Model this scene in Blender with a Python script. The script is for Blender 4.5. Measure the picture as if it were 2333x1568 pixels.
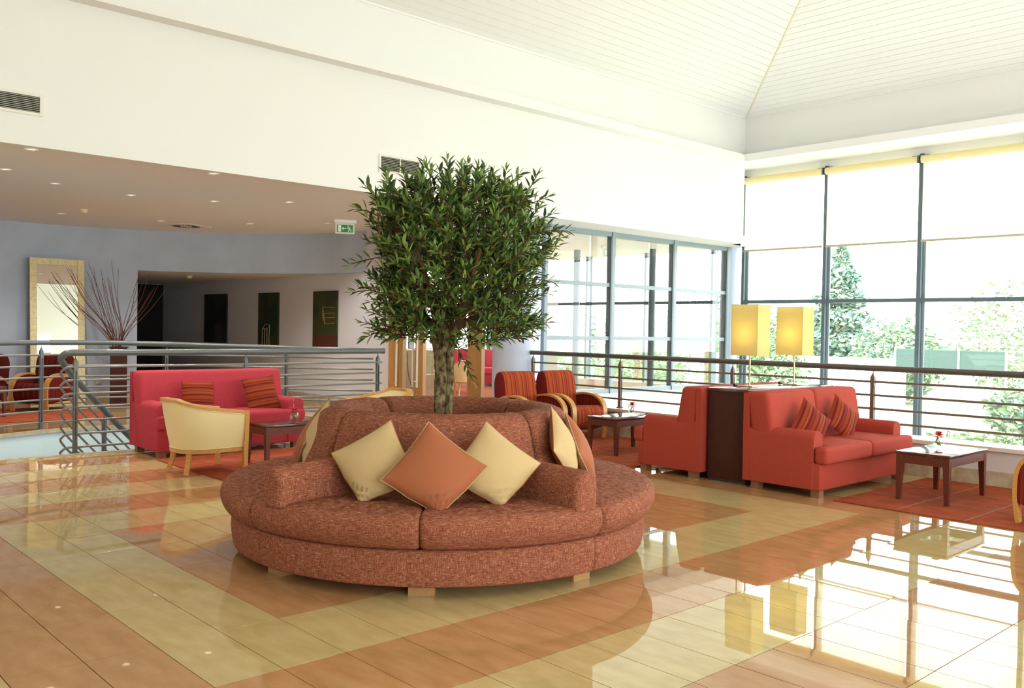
import bpy, bmesh, math, random
from math import sin, cos, pi, radians as rad, sqrt, atan2
from mathutils import Vector, Matrix
random.seed(7)
for o in list(bpy.data.objects): bpy.data.objects.remove(o)
S = bpy.context.scene
COL = S.collection

# ------------------------------------------------------------------ camera
CAM = (-1.2459, -3.3674, 1.4370)
YAW, PITCH, ROLL, FPX = 0.7458, -0.0175, 0.0177, 2049.77
fw = Vector((sin(YAW)*cos(PITCH), cos(YAW)*cos(PITCH), sin(PITCH)))
rt = Vector((cos(YAW), -sin(YAW), 0)); up = rt.cross(fw)
r2 = cos(ROLL)*rt + sin(ROLL)*up; u2 = -sin(ROLL)*rt + cos(ROLL)*up
cd = bpy.data.cameras.new('camera'); cam = bpy.data.objects.new('camera', cd); COL.objects.link(cam)
M = Matrix((r2, u2, -fw)).transposed().to_4x4(); M.translation = Vector(CAM)
cam.matrix_world = M
cd.sensor_fit = 'HORIZONTAL'; cd.sensor_width = 36; cd.lens = FPX/2333*36; cd.clip_start = .05; cd.clip_end = 400
S.camera = cam

# ------------------------------------------------------------------ world, exposure
W = bpy.data.worlds.new('sky'); S.world = W; W.use_nodes = True
bg = W.node_tree.nodes['Background']; bg.inputs[0].default_value = (.955, .985, 1, 1); bg.inputs[1].default_value = 1.0
S.view_settings.view_transform = 'Standard'; S.view_settings.look = 'None'
S.view_settings.gamma = 1; S.view_settings.use_curve_mapping = False
S.view_settings.exposure = 3.46
S.cycles.max_bounces = 7; S.cycles.caustics_reflective = False; S.cycles.caustics_refractive = False

def portal(name, loc, rot, sx, sy):
    l = bpy.data.lights.new(name, 'AREA'); l.shape = 'RECTANGLE'; l.size = sx; l.size_y = sy
    l.cycles.is_portal = True
    o = bpy.data.objects.new(name, l); COL.objects.link(o); o.location = loc; o.rotation_euler = rot
# daylight enters through the tall window wall (portals only guide the sky light)
portal('daylight_window', (14.25, -1.2, 1.7), (0, rad(90), 0), 6.2, 15.6)
portal('daylight_added_behind', (3.2, -9.15, 1.9), (rad(90), 0, 0), 13.0, 2.6)  # for the added window band behind the camera
portal('daylight_back_room', (14.25, 12.5, 1.3), (0, rad(90), 0), 4.2, 11.6)

# ------------------------------------------------------------------ materials
MATS = {}
def nt(m): return m.node_tree.nodes, m.node_tree.links
def mat(name, c, rough=.5, spec=.5, metal=0, bump=0, bscale=40, var=0, vscale=8, c2=None, coat=0, stretch=None, emit=None, es=0, coord='Object'):
    if name in MATS: return MATS[name]
    m = bpy.data.materials.new(name); m.use_nodes = True; N, L = nt(m)
    b = N['Principled BSDF']
    b.inputs['Base Color'].default_value = (*c, 1); b.inputs['Roughness'].default_value = rough
    b.inputs['Specular IOR Level'].default_value = spec; b.inputs['Metallic'].default_value = metal
    if coat: b.inputs['Coat Weight'].default_value = coat; b.inputs['Coat Roughness'].default_value = .05
    if emit: b.inputs['Emission Color'].default_value = (*emit, 1); b.inputs['Emission Strength'].default_value = es
    if var or bump or c2:
        if coord == 'World': tc = N.new('ShaderNodeNewGeometry'); out = tc.outputs['Position']
        else: tc = N.new('ShaderNodeTexCoord'); out = tc.outputs['Object']
        if stretch:
            mp = N.new('ShaderNodeMapping'); mp.inputs['Scale'].default_value = stretch
            L.new(out, mp.inputs[0]); out = mp.outputs[0]
    if c2 or var:
        n = N.new('ShaderNodeTexNoise'); n.inputs['Scale'].default_value = vscale; n.inputs['Detail'].default_value = 5
        L.new(out, n.inputs['Vector'])
        r = N.new('ShaderNodeValToRGB'); a = c2 or tuple(max(0, x*(1-var)) for x in c); z = c if c2 else tuple(min(1, x*(1+var)) for x in c)
        r.color_ramp.elements[0].color = (*a, 1); r.color_ramp.elements[1].color = (*z, 1)
        r.color_ramp.elements[0].position = .35; r.color_ramp.elements[1].position = .65
        L.new(n.outputs['Fac'], r.inputs[0]); L.new(r.outputs[0], b.inputs['Base Color'])
    if bump:
        n2 = N.new('ShaderNodeTexNoise'); n2.inputs['Scale'].default_value = bscale; n2.inputs['Detail'].default_value = 4
        L.new(out, n2.inputs['Vector'])
        bp = N.new('ShaderNodeBump'); bp.inputs['Strength'].default_value = bump; bp.inputs['Distance'].default_value = .01
        L.new(n2.outputs['Fac'], bp.inputs['Height']); L.new(bp.outputs[0], b.inputs['Normal'])
    MATS[name] = m; return m

def weave(name, stops, sc=1.0, bump=.35):
    """chenille: fine horizontal and vertical flecks"""
    m = bpy.data.materials.new(name); m.use_nodes = True; N, L = nt(m); b = N['Principled BSDF']
    b.inputs['Roughness'].default_value = .9; b.inputs['Specular IOR Level'].default_value = .15
    
    tc = N.new('ShaderNodeTexCoord'); fac = []
    for s in ((30, 30, 360), (340, 340, 30)):
        mp = N.new('ShaderNodeMapping'); mp.inputs['Scale'].default_value = tuple(x*sc for x in s); L.new(tc.outputs['Object'], mp.inputs[0])
        n = N.new('ShaderNodeTexNoise'); n.inputs['Scale'].default_value = 1; n.inputs['Detail'].default_value = 3; n.inputs['Roughness'].default_value = .7
        L.new(mp.outputs[0], n.inputs['Vector']); fac.append(n)
    ad = N.new('ShaderNodeMath'); ad.operation = 'ADD'; L.new(fac[0].outputs['Fac'], ad.inputs[0]); L.new(fac[1].outputs['Fac'], ad.inputs[1])
    hf = N.new('ShaderNodeMath'); hf.operation = 'MULTIPLY'; hf.inputs[1].default_value = .5; L.new(ad.outputs[0], hf.inputs[0])
    r = N.new('ShaderNodeValToRGB'); e = r.color_ramp.elements
    while len(e) < len(stops): e.new(.5)
    for k, (p, c) in enumerate(stops): e[k].position = p; e[k].color = (*c, 1)
    L.new(hf.outputs[0], r.inputs[0]); L.new(r.outputs[0], b.inputs['Base Color'])
    bp = N.new('ShaderNodeBump'); bp.inputs['Strength'].default_value = bump; bp.inputs['Distance'].default_value = .004
    L.new(hf.outputs[0], bp.inputs['Height']); L.new(bp.outputs[0], b.inputs['Normal'])
    return m

def stripes(name, cols, period, axis, rough=.85, along=.4):
    """woven stripes across one local axis"""
    m = bpy.data.materials.new(name); m.use_nodes = True; N, L = nt(m); b = N['Principled BSDF']
    b.inputs['Roughness'].default_value = rough; b.inputs['Specular IOR Level'].default_value = .2
    tc = N.new('ShaderNodeTexCoord'); sp = N.new('ShaderNodeSeparateXYZ'); L.new(tc.outputs['Object'], sp.inputs[0])
    d = N.new('ShaderNodeMath'); d.operation = 'DIVIDE'; d.inputs[1].default_value = period; L.new(sp.outputs[axis], d.inputs[0])
    a = N.new('ShaderNodeMath'); a.operation = 'ADD'; a.inputs[1].default_value = 100.13; L.new(d.outputs[0], a.inputs[0])
    fr = N.new('ShaderNodeMath'); fr.operation = 'FRACT'; L.new(a.outputs[0], fr.inputs[0])
    r = N.new('ShaderNodeValToRGB'); r.color_ramp.interpolation = 'CONSTANT'; e = r.color_ramp.elements
    while len(e) < len(cols): e.new(.5)
    for k, (p, c) in enumerate(cols): e[k].position = p; e[k].color = (*c, 1)
    L.new(fr.outputs[0], r.inputs[0])
    n = N.new('ShaderNodeTexNoise'); n.inputs['Scale'].default_value = 160; L.new(tc.outputs['Object'], n.inputs['Vector'])
    mx = N.new('ShaderNodeMix'); mx.data_type = 'RGBA'; mx.blend_type = 'MULTIPLY'; mx.inputs[0].default_value = along
    L.new(r.outputs[0], mx.inputs[6]); L.new(n.outputs['Fac'], mx.inputs[7]); L.new(mx.outputs[2], b.inputs['Base Color'])
    return m

def glass(name, tint=(.97, .99, .98), refl=1.0):
    m = bpy.data.materials.new(name); m.use_nodes = True; N, L = nt(m); N.remove(N['Principled BSDF'])
    t = N.new('ShaderNodeBsdfTransparent'); t.inputs[0].default_value = (*tint, 1)
    g = N.new('ShaderNodeBsdfGlossy'); g.inputs['Roughness'].default_value = 0; f = N.new('ShaderNodeLayerWeight'); f.inputs[0].default_value = .5
    p5 = N.new('ShaderNodeMath'); p5.operation = 'POWER'; p5.inputs[1].default_value = 5; L.new(f.outputs['Facing'], p5.inputs[0])
    k = N.new('ShaderNodeMath'); k.operation = 'MULTIPLY_ADD'; k.inputs[1].default_value = .9*refl; k.inputs[2].default_value = .04*refl; L.new(p5.outputs[0], k.inputs[0])
    x = N.new('ShaderNodeMixShader'); L.new(k.outputs[0], x.inputs[0]); L.new(t.outputs[0], x.inputs[1]); L.new(g.outputs[0], x.inputs[2])
    L.new(x.outputs[0], N['Material Output'].inputs[0]); return m

def translucent(name, c, tr, mixf):
    m = bpy.data.materials.new(name); m.use_nodes = True; N, L = nt(m); N.remove(N['Principled BSDF'])
    d = N.new('ShaderNodeBsdfDiffuse'); d.inputs[0].default_value = (*c, 1); t = N.new('ShaderNodeBsdfTranslucent'); t.inputs[0].default_value = (*tr, 1)
    x = N.new('ShaderNodeMixShader'); x.inputs[0].default_value = mixf
    L.new(d.outputs[0], x.inputs[1]); L.new(t.outputs[0], x.inputs[2]); L.new(x.outputs[0], N['Material Output'].inputs[0]); return m

def screen(name, c, tr, mixf, open_):
    m = translucent(name, c, tr, mixf); N, L = nt(m); src = N['Material Output'].inputs[0].links[0].from_socket
    t = N.new('ShaderNodeBsdfTransparent'); x = N.new('ShaderNodeMixShader'); x.inputs[0].default_value = open_
    L.new(src, x.inputs[1]); L.new(t.outputs[0], x.inputs[2]); L.new(x.outputs[0], N['Material Output'].inputs[0]); return m
def tile_mat(name, c, c2):
    m = mat(name, c, rough=.018, spec=1.0, c2=c2, vscale=5.5, coord='World', stretch=(2.2, .8, 1))
    N, L = nt(m); b = N['Principled BSDF']
    g = N.new('ShaderNodeNewGeometry'); n = N.new('ShaderNodeTexNoise'); n.inputs['Scale'].default_value = 2.3; n.inputs['Detail'].default_value = 1
    L.new(g.outputs['Position'], n.inputs['Vector'])
    bp = N.new('ShaderNodeBump'); bp.inputs['Strength'].default_value = .008; bp.inputs['Distance'].default_value = .02
    L.new(n.outputs['Fac'], bp.inputs['Height']); L.new(bp.outputs[0], b.inputs['Normal']); return m

M_white = mat('white_plaster', (.86, .85, .83), .85, .2)
M_ceil = mat('white_boards', (.88, .87, .85), .6, .3)
M_ceil_low = mat('corridor_ceiling_paint', (.88, .87, .88), .85, .2)
M_blue = mat('blue_grey_plaster', (.49, .56, .67), .85, .2, var=.05, vscale=2)
M_lilac = mat('lilac_plaster', (.70, .69, .735), .85, .2)
M_colb = mat('pale_blue_paint', (.64, .71, .92), .7, .3)
M_aqua = mat('pale_aqua_plaster', (.66, .80, .84), .8, .2)
M_dark = mat('dark_void', (.02, .018, .016), .7, .2)
M_light_t = tile_mat('cream_polished_tile', (.63, .485, .235), (.56, .415, .185))
M_orange_t = tile_mat('terracotta_polished_tile', (.56, .305, .14), (.48, .245, .10))
M_grout = mat('dark_grout', (.10, .075, .045), .8, .2)
M_stone = mat('beige_stone', (.58, .50, .38), .35, .4, c2=(.42, .34, .23), vscale=14, coord='World')
M_alu = mat('slate_aluminium', (.10, .135, .155), .4, .5)
M_alu_l = mat('pale_aluminium', (.24, .30, .34), .4, .5)
M_steel = mat('grey_painted_steel', (.095, .11, .11), .32, .6)
M_steel_r = mat('bronze_painted_steel', (.10, .085, .07), .35, .5)
M_bar = mat('satin_steel_bar', (.19, .18, .165), .35, .6)
M_bar_r = mat('bronze_steel_bar', (.16, .11, .085), .4, .5)
M_pouf = weave('rust_chenille', [(.36, (.085, .022, .013)), (.46, (.225, .066, .036)), (.54, (.33, .112, .060)), (.65, (.60, .33, .215))])
M_red = mat('coral_red_upholstery', (.42, .062, .040), .85, .15, bump=.12, bscale=320, var=.05, vscale=60)
M_pink = mat('raspberry_upholstery', (.43, .045, .062), .85, .15, bump=.12, bscale=320, var=.05, vscale=60)
M_creamc = mat('cream_cushion_cloth', (.58, .415, .205), .8, .2, bump=.15, bscale=420, var=.04, vscale=200)
M_terra = mat('terracotta_cushion_cloth', (.38, .122, .052), .75, .25, bump=.1, bscale=420)
M_yell = mat('butter_leather', (.86, .70, .38), .42, .4)
M_beech = mat('honey_beech_wood', (.62, .30, .075), .35, .5, var=.12, vscale=18, stretch=(1, 1, 6))
M_oak = mat('light_oak_block', (.42, .22, .085), .45, .4, var=.1, vscale=30, stretch=(6, 1, 1))
M_legw = mat('brown_wood_block', (.26, .12, .05), .45, .4, var=.1, vscale=30)
M_mahog = mat('mahogany_wood', (.12, .028, .016), .35, .3, c2=(.16, .042, .024), vscale=9, stretch=(1, 12, 12))
M_wenge = mat('dark_wenge_wood', (.050, .015, .010), .5, .2, c2=(.075, .024, .016), vscale=10, stretch=(30, 30, 1))
M_door = mat('amber_door_wood', (.50, .24, .065), .3, .5, var=.1, vscale=14, stretch=(4, 4, .4))
O1, O2, O3, O4 = (.50, .098, .02), (.32, .026, .016), (.43, .066, .018), (.22, .016, .018)
M_str = stripes('orange_red_stripe', [(0, O1), (.16, O3), (.24, O2), (.33, O1), (.45, O2), (.50, O3), (.62, O4), (.70, O1), (.80, O2), (.86, O3)], .19, 0)
M_str_d = stripes('dark_red_stripe', [(0, (.22, .02, .016)), (.3, (.17, .012, .012)), (.6, (.25, .028, .016)), (.8, (.14, .010, .010))], .12, 1)
M_cstr = stripes('orange_cushion_stripe', [(0, (.34, .052, .010)), (.22, (.19, .012, .014)), (.33, (.36, .07, .014)), (.5, (.27, .028, .010)), (.56, (.40, .10, .02)), (.60, (.30, .04, .012)), (.70, (.17, .012, .02)), (.82, (.32, .05, .010)), (.9, (.24, .022, .010))], .17, 1)
M_rug = mat('rust_wool_rug', (.43, .095, .042), .95, .1, bump=.5, bscale=260, c2=(.34, .066, .028), vscale=7, coord='World')
M_rugl = mat('grey_rug_line', (.36, .19, .11), .95, .1)
M_glass = glass('clear_glass')
M_glassb = glass('bowl_glass', (.95, .97, .95), 1.3)
M_black = mat('black_plastic', (.015, .015, .015), .4, .5)
M_brass = mat('satin_brass', (.55, .46, .28), .35, .5, metal=.8)
M_mirror = mat('mirror_glass', (.9, .9, .88), .01, .5, metal=1)
M_tile_m = mat('cream_mosaic', (.82, .70, .36), .3, .5, var=.08, vscale=20)
M_plug = mat('white_plastic', (.80, .78, .70), .4, .5)
M_bark = mat('olive_bark', (.30, .23, .115), .9, .2, bump=1.0, bscale=60, c2=(.055, .036, .017), vscale=42, stretch=(1, 1, .6))
M_twig = mat('brown_twig', (.14, .05, .03), .8, .2)
M_leaf = [mat('olive_leaf_dark', (.036, .072, .018), .45, .4), mat('olive_leaf', (.085, .155, .032), .45, .4), mat('olive_leaf_light', (.20, .30, .065), .45, .4)]
M_olive = mat('black_olive_skin', (.012, .009, .012), .25, .5)
M_blind = screen('blind_fabric', (.84, .78, .58), (.97, .94, .84), .6, .42)
M_shade = translucent('yellow_shade_cloth', (.93, .84, .47), (.94, .85, .47), .55)
M_lamp_on = mat('lit_bulb', (1, .9, .7), .5, emit=(1, .86, .52), es=.2)
M_spot_on = mat('lit_downlight', (1, .95, .85), .5, emit=(1, .9, .75), es=.16)
M_soil = mat('dark_soil', (.05, .035, .02), .95, .1, bump=.8, bscale=40)
M_redfl = mat('red_petal', (.62, .010, .012), .5, .4)
M_green = mat('green_stem', (.12, .30, .04), .5, .4)
M_exit = mat('exit_green', (.0, .30, .075), .5, .4)
M_exitw = mat('exit_white', (.85, .88, .82), .5, .4)

# ------------------------------------------------------------------ mesh builder
class MB:
    def __init__(s): s.v = []; s.f = []; s.mi = []
    def add(s, v, f, mi=0):
        n = len(s.v); s.v += [tuple(p) for p in v]; s.f += [tuple(i+n for i in q) for q in f]; s.mi += [mi]*len(f); return s
    def box(s, c, d, mi=0, m=None):
        x, y, z = (k/2 for k in d)
        v = [Vector((a, b, e)) for a in (-x, x) for b in (-y, y) for e in (-z, z)]
        if m: v = [m @ p for p in v]
        v = [p+Vector(c) for p in v]
        return s.add(v, [(0, 1, 3, 2), (4, 6, 7, 5), (0, 4, 5, 1), (2, 3, 7, 6), (0, 2, 6, 4), (1, 5, 7, 3)], mi)
    def ab(s, a, b, mi=0):
        return s.box([(p+q)/2 for p, q in zip(a, b)], [abs(q-p) for p, q in zip(a, b)], mi)
    def rbox(s, c, d, b=.02, n=3, mi=0, m=None, puff=0, fn=None):
        """rounded box; puff bulges the top"""
        h = [k/2 for k in d]; b = min(b, *[k*.999 for k in h])
        def axis(k):
            core = h[k]-b; t = [-h[k]+b*(1-cos(pi/2*i/n)) for i in range(n)]
            e = [-core, 0, core] if not puff else [-core+2*core*i/6 for i in range(7)]
            return t+e+[-q for q in reversed(t)]
        A = [axis(0), axis(1), axis(2)]; idx = {}; v = []; f = []
        def pt(i, j, k):
            key = (i, j, k)
            if key in idx: return idx[key]
            p = Vector((A[0][i], A[1][j], A[2][k])); q = Vector([max(-(h[a]-b), min(h[a]-b, p[a])) for a in range(3)])
            e = p-q
            p2 = q+e.normalized()*b if e.length > 1e-9 else p
            # project onto surface: scale so that outermost shell has radius b
            if puff and p2.z > 0: p2.z += puff*(1-(p2.x/h[0])**2)*(1-(p2.y/h[1])**2)
            if fn: p2 = Vector(fn(p2))
            if m: p2 = m @ p2
            idx[key] = len(v); v.append(p2+Vector(c)); return idx[key]
        L = [len(a) for a in A]
        for fix in range(3):
            o = [a for a in range(3) if a != fix]
            for side in (0, L[fix]-1):
                for i in range(L[o[0]]-1):
                    for j in range(L[o[1]]-1):
                        q = []
                        for (a, b2) in ((i, j), (i+1, j), (i+1, j+1), (i, j+1)):
                            k = [0, 0, 0]; k[fix] = side; k[o[0]] = a; k[o[1]] = b2; q.append(pt(*k))
                        if (side == 0) ^ (fix == 1): q.reverse()
                        f.append(q)
        return s.add(v, f, mi)
    def tube(s, pts, r, n=8, mi=0, caps=True, closed=False):
        pts = [Vector(p) for p in pts]; k = len(pts); rs = r if isinstance(r, (list, tuple)) else [r]*k
        v = []; f = []; prev = None
        for i, p in enumerate(pts):
            if closed: t = pts[(i+1) % k]-pts[i-1]
            else: t = (pts[min(i+1, k-1)]-pts[max(i-1, 0)])
            t.normalize()
            if prev is None:
                a = Vector((0, 0, 1)) if abs(t.z) < .9 else Vector((1, 0, 0)); u = t.cross(a).normalized()
            else:
                u = prev-t*prev.dot(t); u.normalize()
            prev = u; w = t.cross(u)
            v += [p+(u*cos(2*pi*j/n)+w*sin(2*pi*j/n))*rs[i] for j in range(n)]
        for i in range(k if closed else k-1):
            for j in range(n):
                a, b = i*n+j, i*n+(j+1) % n; c, d = ((i+1) % k)*n+(j+1) % n, ((i+1) % k)*n+j
                f.append((a, b, c, d))
        if caps and not closed: f += [tuple(reversed(range(n))), tuple(range((k-1)*n, k*n))]
        return s.add(v, f, mi)
    def lathe(s, prof, n=24, c=(0, 0, 0), a0=0, a1=2*pi, mi=0):
        full = abs(a1-a0-2*pi) < 1e-6; m = n if full else n+1; v = []; f = []; K = len(prof)
        for i in range(m):
            a = a0+(a1-a0)*i/n
            v += [(c[0]+r*cos(a), c[1]+r*sin(a), c[2]+z) for r, z in prof]
        for i in range(n):
            for j in range(K-1):
                a, b = i*K+j, ((i+1) % m)*K+j; f.append((a, b, b+1, a+1))
        return s.add(v, f, mi)
    def prism(s, poly, a, b, ax=2, mi=0):
        """poly of 2D points extruded along axis ax from a to b"""
        def P(q, t):
            l = list(q); l.insert(ax, t); return l
        n = len(poly); v = [P(q, a) for q in poly]+[P(q, b) for q in poly]
        f = [tuple(reversed(range(n))), tuple(range(n, 2*n))]+[(i, (i+1) % n, n+(i+1) % n, n+i) for i in range(n)]
        return s.add(v, f, mi)
    def sweep(s, rings, mi=0, cap=True):
        """list of closed rings"""
        n = len(rings[0]); v = [p for r in rings for p in r]; f = []
        for i in range(len(rings)-1):
            for j in range(n): f.append((i*n+j, i*n+(j+1) % n, (i+1)*n+(j+1) % n, (i+1)*n+j))
        if cap: f += [tuple(reversed(range(n))), tuple(range((len(rings)-1)*n, len(rings)*n))]
        return s.add(v, f, mi)
    def build(s, name, mt, parent=None, smooth=True, ang=.7, fix=True):
        me = bpy.data.meshes.new(name); me.from_pydata(s.v, [], s.f)
        for q in (mt if isinstance(mt, (list, tuple)) else [mt]): me.materials.append(q)
        if max(s.mi, default=0): me.polygons.foreach_set('material_index', s.mi)
        if fix or smooth:
            bm = bmesh.new(); bm.from_mesh(me)
            if fix: bmesh.ops.recalc_face_normals(bm, faces=bm.faces)
            if smooth:
                for q in bm.faces: q.smooth = True
                for e in bm.edges:
                    if len(e.link_faces) == 2 and e.calc_face_angle(0) > ang: e.smooth = False
            bm.to_mesh(me); bm.free()
        o = bpy.data.objects.new(name, me); COL.objects.link(o)
        if parent: o.parent = parent
        return o
def tag(o, label=None, cat=None, group=None, kind=None):
    if label: o['label'] = label
    if cat: o['category'] = cat
    if group: o['group'] = group
    if kind: o['kind'] = kind
    return o
def thing(name, label, cat, loc=(0, 0, 0), rz=0, group=None):
    o = bpy.data.objects.new(name, None); o.empty_display_size = .1; COL.objects.link(o); o.location = loc; o.rotation_euler = (0, 0, rz)
    return tag(o, label, cat, group)
def struct(o): o['kind'] = 'structure'; return o
def dup(o, loc=None, rz=None, label=None, parent=None, group=None):
    c = o.copy(); COL.objects.link(c)
    if parent: c.parent = parent
    if loc is not None: c.location = loc
    if rz is not None: c.rotation_euler = (0, 0, rz)
    if label: c['label'] = label
    if group: c['group'] = group
    for ch in list(o.children): dup(ch, parent=c)
    return c
def place(o, loc, parent):
    o.location = loc; o.parent = parent; return o
def arc(c, R, a0, a1, n): return [(c[0]+R*cos(a0+(a1-a0)*i/n), c[1]+R*sin(a0+(a1-a0)*i/n)) for i in range(n+1)]

# ------------------------------------------------------------------ room constants
XW, YG, YB, XB = 14.0, 6.77, 6.13, 13.38       # window wall, glass wall, upper wall faces
ZC, ZL, ZS = 3.10, 4.57, 5.44                  # low ceiling, ledge soffit, spring of the sloped ceiling
XK = 8.05                                      # knee wall face
x0r, y0r = -7.0, -9.0

# ------------------------------------------------------------------ floor with single tiles
def ring(x, y):
    dx = max(.9-x, x-5.1, 0); dy = max(.6-y, y-3.0, 0)
    return math.ceil(max(dx, dy)/.6-1e-6)
b = MB(); b.ab((x0r, y0r, -.30), (XK, 6.90, -.010)); b.ab((5.9, 6.9, -.30), (XK, 9.4, -.010))
floor = struct(b.build('floor', M_grout, smooth=False))
cells = []
for i in range(-24, 27):
    for j in range(-16, 16):
        xa, xb, ya, yb = i*.3, (i+1)*.3, j*.6, (j+1)*.6
        xb = min(xb, XK-.012); yb_l = 9.4 if xa > 5.85 else 6.885
        yb = min(yb, yb_l)
        if xb-xa < .04 or yb-ya < .04 or xa < x0r or ya < y0r: continue
        cx, cy = (xa+xb)/2, (ya+yb)/2
        d = Vector((cx, cy, 0))-Vector(CAM); dep = d.dot(fw)
        score = -1
        if dep > .8:
            px, py = 1166.5+FPX*d.dot(r2)/dep, 784-FPX*d.dot(u2)/dep
            if -60 < px < 2400 and py < 1640:
                score = 1/dep**3
                if sqrt((cx-2.51)**2+(cy-1.37)**2) < 1.2: score = -1
                if 2.4 < cx < 4.6 and 4.35 < cy < 6.1 or cx > 6.05 and cy < .4: score *= .05
        cells.append((score, xa, xb, ya, yb, ring(cx, cy) % 2))
cells.sort(key=lambda c: -c[0])
g = .0022; tm = {}
rest = MB()
for k, (sc, xa, xb, ya, yb, odd) in enumerate(cells):
    if k < 300:
        key = (round(xb-xa, 3), round(yb-ya, 3), odd)
        if key not in tm:
            q = MB(); q.box((0, 0, -.006), (xb-xa-2*g, yb-ya-2*g, .012)); o = q.build('tile', M_light_t if odd else M_orange_t, smooth=False); tm[key] = o.data
        else: o = bpy.data.objects.new('tile', tm[key]); COL.objects.link(o)
        o.parent = floor; o.location = ((xa+xb)/2, (ya+yb)/2, 0)
        o.rotation_euler = (random.gauss(0, .0009), random.gauss(0, .0009), 0)
    else: rest.ab((xa+g, ya+g, -.012), (xb-g, yb-g, 0), odd)
tag(rest.build('tiles', [M_orange_t, M_light_t], floor, smooth=False), kind='stuff')

# ------------------------------------------------------------------ stairwell, gallery floor
far_edge = [(-6, 7.3), (-2.0, 8.0), (0, 8.4), (1.0, 8.80), (1.68, 9.15), (2.23, 9.40), (2.8, 9.48), (3.3, 9.38), (3.75, 9.17), (4.1, 8.95), (4.55, 8.45), (4.92, 7.95), (5.4, 7.40), (5.9, 6.92)]
def gal_mat():
    m = mat('gallery_polished_tile', (.40, .25, .11), .07, .55); N, L = nt(m)
    g = N.new('ShaderNodeNewGeometry'); br = N.new('ShaderNodeTexBrick'); L.new(g.outputs['Position'], br.inputs['Vector'])
    br.offset = 0; br.inputs['Scale'].default_value = 1; br.inputs['Brick Width'].default_value = .6; br.inputs['Row Height'].default_value = .6; br.inputs['Mortar Size'].default_value = .004
    br.inputs['Color1'].default_value = (.40, .215, .085, 1); br.inputs['Color2'].default_value = (.50, .38, .18, 1); br.inputs['Mortar'].default_value = (.2, .14, .08, 1)
    L.new(br.outputs[0], N['Principled BSDF'].inputs['Base Color']); return m
b = MB(); top = far_edge+[(5.9, 9.4), (8.0, 9.4), (8.0, 19), (-6, 19)]
b.prism(top, -.30, 0); struct(b.build('floor_gallery', gal_mat(), smooth=False))
b = MB()
for (p, q) in zip(far_edge[:-1], far_edge[1:]):
    d = Vector((q[0]-p[0], q[1]-p[1])).normalized(); n = Vector((d.y, -d.x))
    b.prism([p, q, (q[0]+n.x*.03, q[1]+n.y*.03), (p[0]+n.x*.03, p[1]+n.y*.03)], -.045, .006)
struct(b.build('trim_1', M_stone, smooth=False))
b = MB()
for (p, q) in zip(far_edge[:-1], far_edge[1:]):
    d = Vector((q[0]-p[0], q[1]-p[1])).normalized(); n = Vector((d.y, -d.x))*.012
    b.prism([p, q, (q[0]+n.x, q[1]+n.y), (p[0]+n.x, p[1]+n.y)], -3.2, -.045)
struct(b.build('wall_stairwell', M_aqua, smooth=False))
b = MB(); b.ab((-6, 6.86, -3.2), (5.9, 6.905, -.05)); struct(b.build('wall_stair_near', M_aqua, smooth=False))
b = MB(); b.ab((-6, 6.86, -.05), (5.9, 6.94, .003)); struct(b.build('trim_2', M_stone, smooth=False))
b = MB(); b.ab((-6, 6.9, -3.3), (6, 9.6, -3.2)); struct(b.build('floor_lower_stair', M_stone, smooth=False))
b = MB()
st = thing('staircase', 'pale stone stair going down in the stairwell', 'staircase')
for k in range(7):
    q = MB(); q.ab((1.5+k*.29, 7.0, -.17*(k+2)), (1.5+(k+1)*.29+.03, 8.0, -.17*(k+1))); q.build('step', M_stone, st, smooth=False)

# ------------------------------------------------------------------ walls
# upper wall over the gallery and its ledge
b = MB(); b.ab((x0r, YB, ZC-.0), (XB, YB+.25, ZL+.13)); struct(b.build('wall_back', M_white, smooth=False))
b = MB(); b.ab((x0r, YB+.0, ZL+.13), (XB+.4, YB+.25, ZS+.3)); struct(b.build('wall_back_upper', M_white, smooth=False))
b = MB(); b.ab((x0r, YB-.20, ZL), (XB-.31, YB+.1, ZL+.125)); struct(b.build('trim_3', M_white, smooth=False))
b = MB(); b.ab((XB-.0, y0r, ZL+.13), (XB+.25, YB+.2, ZS+.3)); struct(b.build('wall_right_upper', M_white, smooth=False))
b = MB(); b.ab((XB-.31, y0r, ZL), (XW+.25, YB+.64, ZL+.128)); struct(b.build('trim_4', M_white, smooth=False))
b = MB(); b.ab((XW-.02, y0r, ZL-.13), (XW+.2, YG+.1, ZL)); struct(b.build('wall_right_head', M_white, smooth=False))
# low ceiling
b = MB(); b.ab((x0r, YB+.25, ZC), (XW+.2, 19.2, ZC+.2)); struct(b.build('ceiling_low', M_ceil_low, smooth=False))
# remaining walls
b = MB(); b.ab((x0r-.2, y0r, -3.3), (x0r, 19.2, 8.4)); struct(b.build('wall_left', M_white, smooth=False))
b = MB(); b.ab((x0r-.2, y0r-.2, -1.5), (-3.3, y0r, 5.8)); b.ab((9.7, y0r-.2, -1.5), (XW+.2, y0r, 5.8)); b.ab((-3.3, y0r-.2, -1.5), (9.7, y0r, .6)); b.ab((-3.3, y0r-.2, 3.2), (9.7, y0r, 5.8)); struct(b.build('wall_front', M_white, smooth=False))
for k in range(5):  # unseen window band added behind the camera to brighten the room
    b = MB(); xa = -3.3+k*2.6; b.ab((xa, y0r-.12, .6), (xa+.06, y0r, 3.2)); w = struct(b.build('window_%d' % (20+k), M_alu, smooth=False))
    b = MB(); b.ab((xa+.06, y0r-.07, .6), (xa+2.6, y0r-.06, 3.2)); b.build('pane', M_glass, w, smooth=False)
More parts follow.
